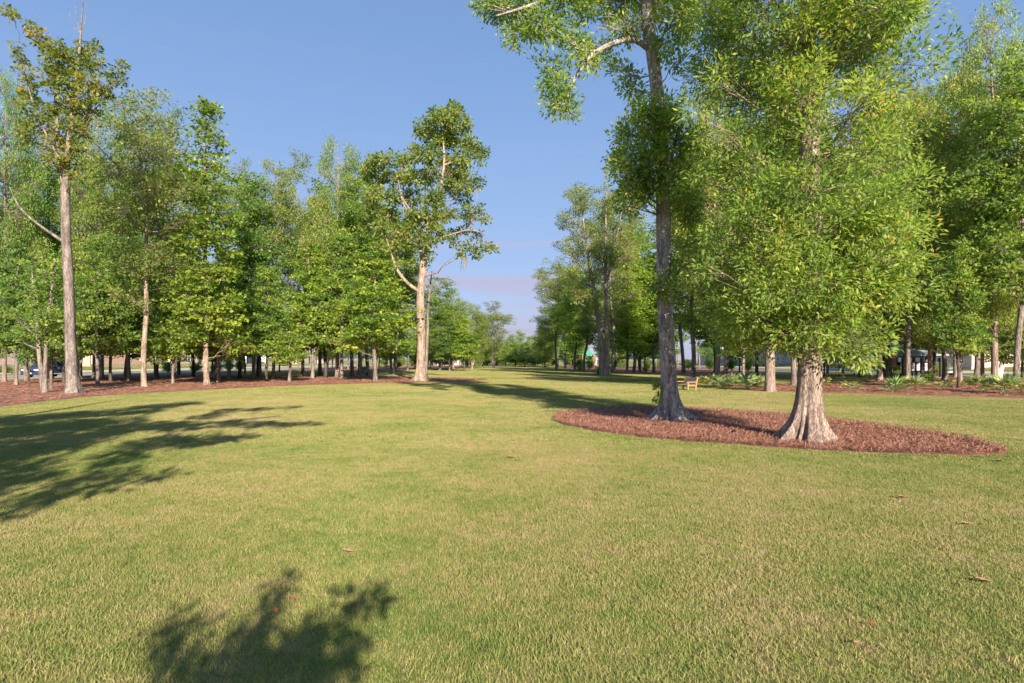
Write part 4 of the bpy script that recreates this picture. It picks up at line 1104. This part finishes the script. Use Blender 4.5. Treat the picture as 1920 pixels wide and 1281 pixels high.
M['brown_leaf'] = plain("dry_leaf", (.30, .17, .10), .8); M['orange_leaf'] = plain("orange_leaf", (.60, .19, .03), .7); M['red_leaf'] = plain("red_leaf", (.25, .06, .04), .7)

def house(x, y, w, d, h, wall, roof, side, label, floors=2, porch=False, garage=False, seed=0):
    """front wall on the plane local x = 0, body behind it; side = -1: stands left of its street (faces +x)"""
    g = np.random.default_rng(seed); root = empty("house", (x, y, gz(x, y) - .02), 0 if side < 0 else math.pi); tag(root, label, "house", "houses along the streets")
    b = MB(); b.box(-d, 0, -w/2, w/2, -.3, h); b.build("wall", M[wall], root)
    o = .5; rh = d * .26; b = MB(); z = h - .02
    vs = [(-d-o,-w/2-o,z),(o,-w/2-o,z),(o,w/2+o,z),(-d-o,w/2+o,z),(-d-o,-w/2-o,z+.18),(o,-w/2-o,z+.18),(o,w/2+o,z+.18),(-d-o,w/2+o,z+.18),(-d/2,-w/2+d*.35,z+rh),(-d/2,w/2-d*.35,z+rh)]
    b.add(vs, [(3,2,1,0),(0,1,5,4),(1,2,6,5),(2,3,7,6),(3,0,4,7),(4,5,8),(5,6,9,8),(6,7,9),(7,4,8,9)]); b.build("roof", M[roof], root)
    b = MB(); b.box(.003, .06, -w/2, w/2, -.28, .35); b.build("base", M['stone'], root)
    n = max(2, int(w / 3.4)); door = n // 2
    for f in range(floors):
        for i in range(n):
            yy = -w/2 + w * (i + .5) / n; z0 = .9 + f * 2.8
            if z0 + 1.7 > h: continue
            if f == 0 and i == door and not garage:
                b = MB(); b.box(.0, .07, yy-.55, yy+.55, .15, 2.35); dd = b.build("door", M['shutter'], root)
                b = MB(); b.cyl((.07, yy+.4, 1.1), .04, .06, 8, 'x'); b.build("handle", M['steel'], dd); continue
            if f == 0 and garage and i < n // 2:
                if i % 2 == 0:
                    b = MB()
                    for q in range(4): b.box(.0, .05, yy-1.3, yy+1.3, .05 + q*.56, .05 + q*.56 + .53)
                    b.build("garage_door", M['trim'], root)
                continue
            b = MB()
            for y0, y1, a, c in ((-.55,.55,z0-.08,z0),( -.55,.55,z0+1.6,z0+1.68),(-.55,-.47,z0,z0+1.6),(.47,.55,z0,z0+1.6),(-.47,.47,z0+.78,z0+.83),(-.02,.02,z0,z0+.78),(-.02,.02,z0+.83,z0+1.6)): b.box(.0, .09, yy+y0, yy+y1, a, c)
            fr = b.build("window", M['trim'], root)
            b = MB(); b.box(.0, .045, yy-.47, yy+.47, z0, z0+1.6); b.build("pane", M['glass'], fr)
            if wall in ('wall_cream', 'wall_blue', 'wall_pink'):
                for s in (-1, 1):
                    b = MB(); b.box(.0, .06, yy+s*.78-.2, yy+s*.78+.2, z0-.05, z0+1.65); b.build("shutter", M['shutter'], root)
    if porch:
        b = MB(); b.box(.1, 2.6, -w/2+.4, w/2-.4, 2.7, 2.92); b.build("porch_roof", M[roof], root)
        b = MB(); b.box(.1, 2.5, -w/2+.5, w/2-.5, -.2, .22); b.build("porch_floor", M['stone'], root)
        for i in range(5):
            yy = -w/2 + .7 + i * (w - 1.4) / 4; b = MB(); b.box(2.2, 2.42, yy-.11, yy+.11, .22, 2.7); b.build("column", M['trim'], root)
    return root
house(-62, 70, 16, 11, 5.6, 'wall_pink', 'roof_brown', -1, "pinkish-white house behind the parked dark car", garage=True, seed=1)
house(-62, 92, 17, 11, 5.7, 'wall_peach', 'roof_brown', -1, "peach-coloured house beyond the car's street, behind the slim maples", seed=2, garage=True)
house(-62, 111, 15, 11, 5.8, 'wall_cream', 'roof_grey', -1, "cream house with dark shutters behind the clipped shrubs", seed=3)
house(-62, 131, 15, 11, 5.8, 'wall_blue', 'roof_grey', -1, "blue-grey house with a white-columned porch", porch=True, seed=4)
house(-62, 151, 15, 11, 5.8, 'wall_white', 'roof_grey', -1, "white house half hidden behind the low yellow bushy tree", seed=5)
house(-62, 172, 16, 11, 5.8, 'wall_cream', 'roof_brown', -1, "cream shuttered house behind the grey-green utility box", seed=6)
house(-62, 194, 16, 11, 5.8, 'wall_pink', 'roof_grey', -1, "pink house at the far end of the car's street", seed=7)
house(58.6, 79.5, 14, 14, 6.4, 'wall_beige', 'roof_brown', 1, "large blank-walled beige house behind the gnarled tree with bare twigs", floors=1, garage=True, seed=8)
house(62, 97, 16, 11, 4.4, 'wall_white', 'roof_blue', 1, "white house with a blue-grey roof behind the pavilion", floors=1, garage=True, seed=9)
house(62, 117, 15, 11, 5.8, 'wall_cream', 'roof_grey', 1, "cream house seen through the fence behind the nearest oak", seed=10)
house(62, 138, 15, 11, 5.8, 'wall_white', 'roof_grey', 1, "white house beyond the round dark bush", seed=11)
house(62, 159, 15, 11, 5.8, 'wall_blue', 'roof_grey', 1, "grey-blue house seen between trunks beyond the bench", seed=12)
house(62, 182, 16, 11, 5.8, 'wall_white', 'roof_blue', 1, "pale house at the far end of the street opposite the car's", seed=13)
def end_house(x, w, wall, roof, label, seed):
    r = house(x, 224, w, 10, 4.6, wall, roof, -1, label, floors=1, seed=seed); r.rotation_euler.z = -math.pi/2; return r
end_house(-30, 18, 'wall_pink', 'roof_brown', "long pinkish house closing the far end behind a row of thin trunks", 20)
end_house(-8, 15, 'wall_cream', 'roof_grey', "low cream house closing the far end beside the gap", 21)
end_house(34, 18, 'wall_white', 'roof_blue', "low white house at the far end on the shady side", 22)
b_ = MB(); b_.add([(-45,208,1.6*0+.02),(46,208,.02),(46,214,.02),(-45,214,.02)], [(0,1,2,3)]); tag(b_.build("road", M['asphalt']), kind="structure")

# ------------------------------------------------------------------ cars
def car(x, y, rz, paint, label, L=4.8, Wd=1.9, H=1.78, detail=True):
    root = empty("car", (x, y, .012), rz); tag(root, label, "car", "parked cars")
    h = Wd / 2; l = L / 2      # the nose points to local -y
    prof = [(-l,.42),(-l+.03,.72),(-l+.25,.92),(-l+1.15,1.06),(-l+1.3,1.08),(l-.25,1.12),(l-.05,1.02),(l,.5),(l-.1,.32),
            (l-.55,.30),(l-.62,.55),(l-.80,.70),(l-1.05,.72),(l-1.28,.62),(l-1.40,.30),(-l+1.36,.28),(-l+1.28,.55),(-l+1.08,.72),(-l+.84,.70),(-l+.66,.55),(-l+.58,.30),(-l+.12,.28)]
    b = MB(); b.prism(prof, -h, h); b.build("body", paint, root, bevel=.05)
    # cabin: a tapering glasshouse with roof
    zt = H; rows = [((-l+1.05), (-l+1.95)), ((l-.12), (l-.55))]
    cab = MB(); x0, x1 = h - .07, h - .27
    cab.add([(-x0,-l+1.1,1.05),(x0,-l+1.1,1.05),(x0,l-.15,1.09),(-x0,l-.15,1.09),(-x1,-l+1.95,zt-.06),(x1,-l+1.95,zt-.06),(x1,l-.6,zt-.06),(-x1,l-.6,zt-.06)],
            [(0,1,5,4),(1,2,6,5),(2,3,7,6),(3,0,4,7),(4,5,6,7)]); cab.build("cabin_glass", M['car_glass'], root)
    b = MB(); b.add([(-x1-.02,-l+1.9,zt-.07),(x1+.02,-l+1.9,zt-.07),(x1+.02,l-.55,zt-.07),(-x1-.02,l-.55,zt-.07),(-x1+.1,-l+2.1,zt),(x1-.1,-l+2.1,zt),(x1-.1,l-.8,zt),(-x1+.1,l-.8,zt)],
            [(3,2,1,0),(0,1,5,4),(1,2,6,5),(2,3,7,6),(3,0,4,7),(4,5,6,7)]); b.build("roof", paint, root, bevel=.03)
    for s in (-1, 1):
        for (ya, yb) in ((-l+1.12,-l+1.95), (-l+2.15,-l+2.2), (-l+3.15,-l+3.2), (l-.2,l-.62)):
            b = MB(); b.bar((s*(x0+.012), ya, 1.06), (s*(x1+.012), yb, zt-.05), .07, .03); b.build("pillar", paint, root)
    for s in (-1, 1):
        for yy in (-l+.97, l-1.0):
            w = MB(); w.cyl((s*(h-.11)-.11, yy, .34), .34, .22, 22, 'x'); wo = w.build("wheel", M['rubber'], root, bevel=.02)
            r = MB(); r.cyl((s*(h-.11)+(.10 if s > 0 else -.125), yy, .34), .21, .025, 16, 'x'); ro = r.build("rim", M['steel'], wo)
        b = MB(); b.box(s*(h-.36)-.24, s*(h-.36)+.24, -l-.015, -l+.12, .70, .84); b.build("headlight", M['lamp'], root, bevel=.02)
        b = MB(); b.box(s*(h-.2)-.14, s*(h-.2)+.14, l-.04, l+.015, .75, 1.0); b.build("tail_light", M['red'], root)
        b = MB(); b.box(s*(h+.09)-.09, s*(h+.09)+.09, -l+1.42, -l+1.55, 1.05, 1.2); b.build("mirror", paint, root, bevel=.02)
        if detail:
            for yy in (-l+2.15, -l+3.15):
                b = MB(); b.box(s*(h+.003)-.012, s*(h+.003)+.012, yy, yy+.22, .92, .95); b.build("door_handle", M['steel'], root)
            b = MB(); b.box(s*h-.012, s*h+.012, -l+1.4, l-1.45, .36, .44); b.build("side_trim", M['steel'], root)
    b = MB()
    for q in range(4): b.box(-.42, .42, -l-.02, -l+.05, .54 + q*.05, .57 + q*.05)
    b.build("grille", M['iron'], root)
    b = MB(); b.box(-.16, .16, -l-.03, -l-.005, .40, .50); b.build("licence_plate", M['trim'], root)
    b = MB(); b.box(-h+.06, h-.06, -l-.05, -l+.1, .28, .42); b.build("bumper", paint, root, bevel=.03)
    return root
def paint(name, c): return plain(name, c, .28, .35, .6, var=.02, coat=1.0)
car(-46.2, 57, 0, paint("navy_paint", (.025, .045, .12)), "dark blue people carrier parked on the street, nose towards the camera", 4.95, 1.92, 1.80)
car(-24.5, 210.5, math.pi/2, paint("black_paint", (.02,.02,.025)), "black car far off beside the tall pale-trunked tree's lawn", detail=False, H=1.5)
car(-11, 210.2, math.pi/2, paint("grey_paint", (.12,.12,.14)), "grey car far off under the trees left of the gap", detail=False, H=1.5)
car(6.5, 210.4, -math.pi/2, paint("blue_paint", (.05,.12,.32)), "blue car parked in the gap at the far end of the lawn", detail=False, H=1.5)
car(49.0, 66, 0.0, paint("silver_paint", (.30,.32,.38)), "silver-blue car behind the iron fence and the thin stems", H=1.5)

# ------------------------------------------------------------------ benches
def bench(x, y, rz, label, wood_s, wood_f):
    root = empty("bench", (x, y, gz(x, y)), rz); tag(root, label, "bench"); root.scale = (.82, .82, .72)
    for i in range(5):
        b = MB(); b.box(-.75, .75, -.30 + i*.125, -.30 + i*.125 + .105, .40, .43); b.build("slat", wood_s, root, bevel=.006)
    for i in range(5):
        z = .50 + i * .1; yy = .29 + i * .03; b = MB(); b.box(-.75, .75, yy, yy + .025, z, z + .085); b.build("slat", wood_s, root, bevel=.006)
    for s in (-1, 1):
        b = MB(); b.bar((s*.78, -.28, 0), (s*.78, -.28, .62), .075, .075); b.build("leg", wood_f, root)
        b = MB(); b.bar((s*.78, .27, 0), (s*.78, .44, 1.0), .075, .075); b.build("leg", wood_f, root)
        b = MB(); b.bar((s*.78, -.38, .645), (s*.78, .36, .645), .12, .05); b.build("armrest", wood_f, root)
        b = MB(); b.bar((s*.78, -.28, .37), (s*.78, .30, .37), .05, .09); b.build("rail", wood_f, root)
bench(9.75, 32.0, math.radians(-76), "wooden bench with orange side frames and grey slats at the palmetto bed", M['wood_grey'], M['wood'])
bench(-28.0, 128, math.radians(20), "small orange wooden bench far off in the shade near the utility box", M['wood'], M['wood'])

# ------------------------------------------------------------------ pavilion, fences, play frame, utility box
x0, x1, yy = 36.6, 42.4, 58.0
root = empty("pavilion", ((x0+x1)/2, yy, 0)); tag(root, "open pavilion with black posts and a low blue-grey roof", "pavilion"); hw = (x1-x0)/2
b = MB(); b.add([(-hw-.5,-2.2,2.16),(hw+.5,-2.2,2.16),(hw+.5,2.2,2.16),(-hw-.5,2.2,2.16),(-hw-.5,-2.2,2.32),(hw+.5,-2.2,2.32),(hw+.5,2.2,2.32),(-hw-.5,2.2,2.32),(-hw+1.6,0,2.95),(hw-1.6,0,2.95)],
      [(3,2,1,0),(0,1,5,4),(1,2,6,5),(2,3,7,6),(3,0,4,7),(4,5,9,8),(5,6,9),(6,7,8,9),(7,4,8)]); b.build("roof", M['roof_blue'], root)
b = MB(); b.box(-hw-.2,hw+.2,-2.0,-1.85,1.98,2.155); b.build("beam", M['iron'], root)
for i in range(4):
    for s in (-1.9, 1.9):
        xx = -hw + .1 + i * (2*hw-.2)/3; b = MB(); b.box(xx-.11, xx+.11, s-.11, s+.11, 0, 1.975 if s < 0 else 2.155); b.build("post", M['iron'], root)
b = MB(); b.box(-hw-.4,hw+.4,-2.1,2.1,0,.06); b.build("floor_slab", M['concrete'], root)
pier = MB(); pier.box(39.2-.9-.35, 39.2-.9+.35, 57.2, 57.8, .06, 2.1); tag(pier.build("brick_pier", M['brick']), "square brick pier under the pavilion roof", "pier")
for i in range(4):
    xx = 39.4 + i*.82; t = empty("mailbox_unit", (xx, 57.5, .06)); tag(t, ("dark mailbox cabinet on a pedestal in the pavilion, beside the brick pier","second mailbox cabinet from the brick pier","third mailbox cabinet from the brick pier","mailbox cabinet farthest from the brick pier")[i], "mailbox", "mailboxes in the pavilion")
    b = MB(); b.box(-.36,.36,-.24,.24,.55,1.5); b.build("cabinet", M['iron'], t, bevel=.03); b = MB(); b.box(-.14,.14,-.14,.14,0,.55); b.build("pedestal", M['iron'], t)
    for r_ in range(4):
        for c_ in range(2):
            b = MB(); b.box(-.31+c_*.33, -.01+c_*.3+.01, -.262, -.24, .62+r_*.21, .80+r_*.21); b.build("small_door", M['wall_white'] if (r_ + i) % 3 else M['steel'], t)

def fence(ax, ay, bx, by, h, n, label, gap=.13):
    root = empty("iron_fence", (ax, ay, 0)); tag(root, label, "fence"); d = Vector((bx-ax, by-ay, 0)); L_ = d.length; d.normalize()
    for i in range(n+1):
        q = d * (L_ * i / n); b = MB(); b.bar(q, q + Vector((0,0,h+.08)), .08); b.build("post", M['iron'], root)
    for z in (.15, h-.12):
        b = MB(); b.bar(Vector((0,0,z)), d*L_ + Vector((0,0,z)), .035, .045); b.build("rail", M['iron'], root)
    b = MB()
    for i in range(int(L_ / gap)): b.bar(d*(i*gap) + Vector((0,0,.06)), d*(i*gap) + Vector((0,0,h)), .022)
    tag(b.build("pickets", M['iron'], root), kind="stuff")
fence(31.6, 60.5, 36.4, 60.5, 1.75, 3, "black iron fence running up to the pavilion behind the nearest oak", .14)
fence(14, 116, 43, 110, 1.3, 10, "low black iron fence far back in the shady wood", .2)

root = empty("play_frame", (16.2, 122, 0)); tag(root, "small play frame with a green roof and an orange slide far back in the wood", "play frame")
for sx_ in (-1, 1):
    for sy_ in (-1, 1):
        b = MB(); b.box(sx_*1.2-.07, sx_*1.2+.07, sy_*1.2-.07, sy_*1.2+.07, 0, 3.0); b.build("post", M['wood'], root)
b = MB(); b.add([(-1.5,-1.5,3.0),(1.5,-1.5,3.0),(1.5,1.5,3.0),(-1.5,1.5,3.0),(0,0,4.0)], [(3,2,1,0),(0,1,4),(1,2,4),(2,3,4),(3,0,4)]); b.build("roof", M['green'], root)
b = MB(); b.box(-1.2,1.2,-1.2,1.2,1.2,1.3); b.build("deck", M['wood'], root)
b = MB(); b.box(-1.1,1.1,-1.24,-1.2,1.3,2.0); b.build("panel", M['green'], root)
b = MB(); b.add([(1.2,-.4,1.25),(1.2,.4,1.25),(3.6,.4,.2),(3.6,-.4,.2),(1.2,-.4,1.18),(1.2,.4,1.18),(3.6,.4,.13),(3.6,-.4,.13)], [(0,1,2,3),(7,6,5,4),(0,3,7,4),(1,5,6,2)]); b.build("slide", M['slide'], root)

x, y = P(683.5, 703)
root = empty("utility_box", (x, y, .03)); tag(root, "grey-green utility box on the ground between dark trunks", "utility box")
b = MB(); b.box(-.55,.55,-.45,.45,-.05,.08); b.build("plinth", M['concrete'], root)
b = MB(); b.add([(-.5,-.4,.08),(.5,-.4,.08),(.5,.4,.08),(-.5,.4,.08),(-.5,-.4,.86),(.5,-.4,.86),(.5,.4,1.0),(-.5,.4,1.0)], [(0,1,5,4),(1,2,6,5),(2,3,7,6),(3,0,4,7),(4,5,6,7)]); b.build("cabinet", M['utility'], root)
b = MB(); b.box(-.45,.45,-.425,-.402,.14,.8); lid = b.build("door", M['utility'], root); b = MB(); b.box(.3,.36,-.45,-.426,.4,.55); b.build("handle", M['steel'], lid)

x, y = P(55, 730); b = MB(); b.cyl((0,0,-.03), .035, 1.95, 8, r2=.02); o = b.build("garden_stake", M['bark_dark'], loc=(x, y, .04)); tag(o, "thin dark stake standing alone in the mulch before the car's bonnet", "stake")

# ------------------------------------------------------------------ shrubs
def bush_mesh(seed, leafm, R=.8, H=1.3):
    g = np.random.default_rng(seed); W = Geo(); L = []
    ax = np.array([[0, 0, 0, .04], [0, 0, .2, .04], [0, 0, H*.6, .02]]); W.add(*tubes(ax[None, :, :3], ax[None, :, 3], 6))
    B = [(R*.6*math.cos(a)*q, R*.6*math.sin(a)*q, H*(.3 + .42*t), R*.5, H*.26) for a, q, t in zip(g.uniform(0,6.28,16), g.uniform(.3,1.1,16), g.random(16))]
    grow(seed, [ax], B, L, W, leaf_len=.08, ratio=.55, dens=60, per=18, spray=.16, flat=.8, twig_r=.005); return W.mesh("stem", M['bark_dark']), crown_mesh("foliage", L, M[leafm])
BU = [bush_mesh(200 + i, 'leaf_maple') for i in range(3)] + [bush_mesh(210, 'leaf_yellow')]
def bush(px, d, w_px, H, k, tint, label, name="shrub", group=None):
    x, y = PD(px, d); t = empty(name, (x, y, gz(x, y)), _rg.uniform(0, 6)); tag(t, label, "shrub", group)
    s = w_px / F * d / .95; a, c = BU[k]
    q = obj("stem", a, t); r = obj("foliage", c, t); q.scale = r.scale = (s, s, H / 1.0); r.color = (*TINT[tint], 1)
for px, d, w, H, k, tn, lb in [
 (315, 72, 17, 1.35, 0, 'deep', "round dark green shrub under the shuttered windows of the cream house"),
 (366, 77.5, 16, 1.3, 1, 'deep', "round green shrub behind the bent dark stem"),
 (405, 84, 18, 1.4, 2, 'deep', "dark shrub just past the flared yellow-green tree's foot"),
 (428, 87, 14, 1.5, 0, 'deep', "dark clipped shrub before the porch of the blue-grey house"),
 (452, 89, 14, 1.6, 1, 'deep', "last dark shrub of the clipped row, next to a brown trunk"),
 (10, 64, 18, .8, 2, 'n', "low green shrub by the street at the frame's edge before the pinkish house"),
 (744, 128, 13, 1.3, 0, 'deep', "dark shrub beside the far orange bench"),
 (1026, 138, 6, 1.0, 1, 'deep', "small dark bush alone on the lawn before the gap"),
 (1123, 66, 9, .9, 2, 'n', "low green bush at the foot of the double-stemmed tree"),
 (1371, 92, 11, 2.0, 1, 'deep', "round dark bush beside the dappled flared trunk"),
 (1402, 90, 13, 2.0, 3, 'n', "yellow-green bush behind the two thin pale stems"),
 (1620, 72, 13, 1.5, 3, 'n', "yellow-green bush against the white house with the blue-grey roof"),
 (1678, 52, 14, 1.0, 0, 'deep', "dark low shrub in the mulch at the pavilion's front"),
 (1742, 40, 13, .85, 1, 'deep', "dark leafy shrub in the mulch beyond the double grey foot"),
 (1765, 62, 16, 1.2, 3, 'n', "yellow-green shrub near the street beyond the pavilion"),
 (1822, 37, 12, .6, 2, 'n', "low green clump in the mulch behind the pale leaning stem"),
 (1210, 88, 7, .6, 2, 'n', "low shrub between the two grey trunks and the crooked stem")]:
    bush(px, d, w, H, k, tn, lb)
for i, px in enumerate(range(722, 1160, 24)):
    bush(px + (i * 7) % 11, 190 + (i * 13) % 12, 15, 2.6 + (i % 3) * .5, i % 4, 'n', "bushy green shrub in the undergrowth that closes the far end of the lawn", group="undergrowth shrubs at the far end")
for i, (px, d) in enumerate(((1085,108),(1105,112),(1150,108),(1170,118),(1215,106),(1240,112),(1290,104),(1330,100))):
    bush(px, d, 12, 1.7 + (i % 3) * .3, i % 3, 'n', "leafy shrub under the far trunks of the shady wood", group="shrubs in the shady wood")
x, y = PD(1088, 71); plant('small', x, y, 1.25, .55, 'pale', "tiny pale sapling alone on the lawn before the double-stemmed tree", None)

# ------------------------------------------------------------------ palmettos: fans of stiff blades, each frond its own part
def frond_mesh(seed):
    g = np.random.default_rng(seed); V = []; Fq = []; t = []
    n = 9; st = .42; b = len(V)
    V += [(-.008,0,0),(.008,0,0),(.006,.03,st),(-.006,.03,st)]; Fq.append((0,1,2,3)); t += [.3]*4
    for i in range(n):
        a = (i - (n-1)/2) * .24 + g.normal(0, .03); L_ = .46 * g.uniform(.8, 1.1) * (1 - .25*abs(i-(n-1)/2)/n*2); d = Vector((math.sin(a), .12, math.cos(a))); w = Vector((math.cos(a), 0, -math.sin(a))) * .026
        p0 = Vector((0, .03, st)); m_ = p0 + d * L_ * .5; e = p0 + d * L_ + Vector((0, .05, -.05)); k = len(V)
        V += [tuple(p0), tuple(m_ + w), tuple(e), tuple(m_ - w)]; Fq.append((k, k+1, k+2, k+3)); q = g.uniform(.2, .95); t += [q]*4
    return np_mesh("frond", V, Fq, None, [M['palmetto']], False, t)
FR = [frond_mesh(i) for i in range(4)]
pal = [(1322,728,.85,14,"palmetto clump right against the bench"),(1340,726,1.0,15,"pale palmetto clump second from the bench"),(1352,730,.9,14,"palmetto at the lawn's edge third from the bench"),
 (1366,727,1.05,15,"tall palmetto in the middle of the bed by the bench"),(1382,726,.85,12,"palmetto with dark centre before the two thin pale stems"),(1402,732,1.15,15,"dark green palmetto at the foot of the two thin pale stems"),
 (1418,728,.95,13,"upright palmetto near the big pale-footed oak"),(1434,729,.9,12,"palmetto touching the big pale-footed oak's foot"),(1552,724,.7,8,"small palmetto just past the nearest oak's stem"),
 (1598,736,.75,9,"small yellowish palmetto with few blades on the straw"),(1621,723,.6,9,"green tuft of palmetto at the end of the green strip"),(1678,737,.95,15,"yellow-tipped palmetto at the lawn's edge before the pavilion"),
 (1702,729,.8,12,"blue-green palmetto at the double grey foot"),(1718,733,.95,13,"palmetto close past the double grey foot"),(1768,734,.7,11,"small spiky palmetto before the pale leaning stem"),
 (1800,727,.6,9,"small dark palmetto behind the pale leaning stem"),(1845,737,1.1,16,"large palmetto at the lawn's edge before the beige house"),(1884,741,1.25,17,"largest palmetto with long stiff blades at the lawn's edge"),
 (1912,741,.9,12,"palmetto cut by the picture's edge")]
for px, py, s, n, lb in pal:
    x, y = P(px, py); t = empty("palmetto", (x, y, .04)); tag(t, lb, "palmetto", "palmettos in the straw bed")
    tn = _rg.uniform(.8, 1.25); wn_ = _rg.uniform(.8, 1.15)
    for i in range(n + 5):
        f = obj("frond", FR[int(_rg.integers(4))], t); f.rotation_mode = 'ZXY' if False else 'XYZ'
        az = i * 2.399 + _rg.normal(0, .3); lean = _rg.uniform(.15, 1.25)
        from mathutils import Euler, Matrix
        f.rotation_euler = (Matrix.Rotation(az, 3, 'Z') @ Matrix.Rotation(-lean, 3, 'X')).to_euler(); k = s * 1.22 * _rg.uniform(.8, 1.1) * (1.05 if lean > .5 else .95); f.scale = (k, k, k)
        f.color = (tn * wn_ * _rg.uniform(.9, 1.2), tn * _rg.uniform(.9, 1.1), tn * .9, 1)

# ------------------------------------------------------------------ small things lying about
def dry_leaf(px, py, size, mat, rz, label, curl=.35):
    x, y = P(px, py); n = 7; V = []; Fq = []
    for i in range(n):
        t = i / (n - 1); w = .5 * math.sin(math.pi * min(t * .96 + .04, 1)) ** .7 * (1 + .25 * math.sin(t * 16)) * .55; z = curl * (t - .5) ** 2 + .02
        V += [(-w * size, (t - .5) * size, z * size + abs(w) * size * .4), (0, (t - .5) * size, z * size), (w * size, (t - .5) * size, z * size + abs(w) * size * .5)]
    for i in range(n - 1): k = i * 3; Fq += [(k, k+1, k+4, k+3), (k+1, k+2, k+5, k+4)]
    me = bpy.data.meshes.new("fallen_leaf"); me.from_pydata(V, [], Fq); me.materials.append(mat); o = obj("fallen_leaf", me, None, (x, y, .028)); o.rotation_euler = (.15, .1, rz)
    m = o.modifiers.new("thickness", 'SOLIDIFY'); m.thickness = .002; tag(o, label, "leaf", "fallen leaves on the grass")
dry_leaf(1845, 1097, .11, M['brown_leaf'], 1.3, "curled tan leaf on the grass, largest of the fallen ones")
dry_leaf(1812, 988, .11, M['brown_leaf'], 1.6, "dull brown leaf lying flat on the sunny grass")
dry_leaf(1690, 937, .13, M['brown_leaf'], 1.2, "pale pinkish-brown leaf on the grass nearest the mulch island")
dry_leaf(516, 1153, .06, M['orange_leaf'], .6, "bright orange leaf in the near patch of shade")
dry_leaf(548, 1131, .05, M['red_leaf'], .9, "small reddish leaf beside the bright orange one")
dry_leaf(1636, 1180, .05, M['red_leaf'], .3, "tiny dark red leaf in the sunny grass near the picture's bottom")
dry_leaf(1608, 1215, .06, M['brown_leaf'], 2.0, "pinkish dry leaf just below the tiny dark red one")
dry_leaf(652, 1040, .10, M['brown_leaf'], 1.5, "thin brown leaf in the middle of the near lawn")
dry_leaf(957, 861, .13, M['brown_leaf'], 1.5, "brown leaf on the open lawn level with the mulch island")
dry_leaf(1873, 868, .14, M['brown_leaf'], 1.5, "brown leaf just off the sharp tip of the mulch island")
for (px, py, lb) in ((1380, 821, "dark pine cone on the mulch between the two island trees"), (1427, 821, "dark pine cone on the mulch just beside the nearest oak's root")):
    x, y = P(px, py); b = MB()
    for k in range(7):
        r = .045 * math.sin(math.pi * (k + 1) / 8.5); b.cyl((0, 0, k * .014), r * 1.1, .009, 7, r2=r * .7)
    o = b.build("pine_cone", M['bark_dark'], loc=(x, y, .11)); o.rotation_euler = (1.2, .2, px); tag(o, lb, "pine cone", "pine cones on the mulch")
x, y = P(1201, 787); b = MB(); b.add([(-.2,-.04,0),(.2,-.07,0),(.24,.03,0),(-.16,.06,0),(-.24,-.02,.10),(.15,-.04,.05),(.19,.03,.05),(-.2,.06,.12)], [(3,2,1,0),(4,5,6,7),(0,1,5,4),(1,2,6,5),(2,3,7,6),(3,0,4,7)])
o = b.build("bark_piece", M['wood'], loc=(x, y, .11), bevel=.01); o.rotation_euler = (0, .15, -.5); tag(o, "broken orange-brown piece of bark lying by the tall island tree", "bark")
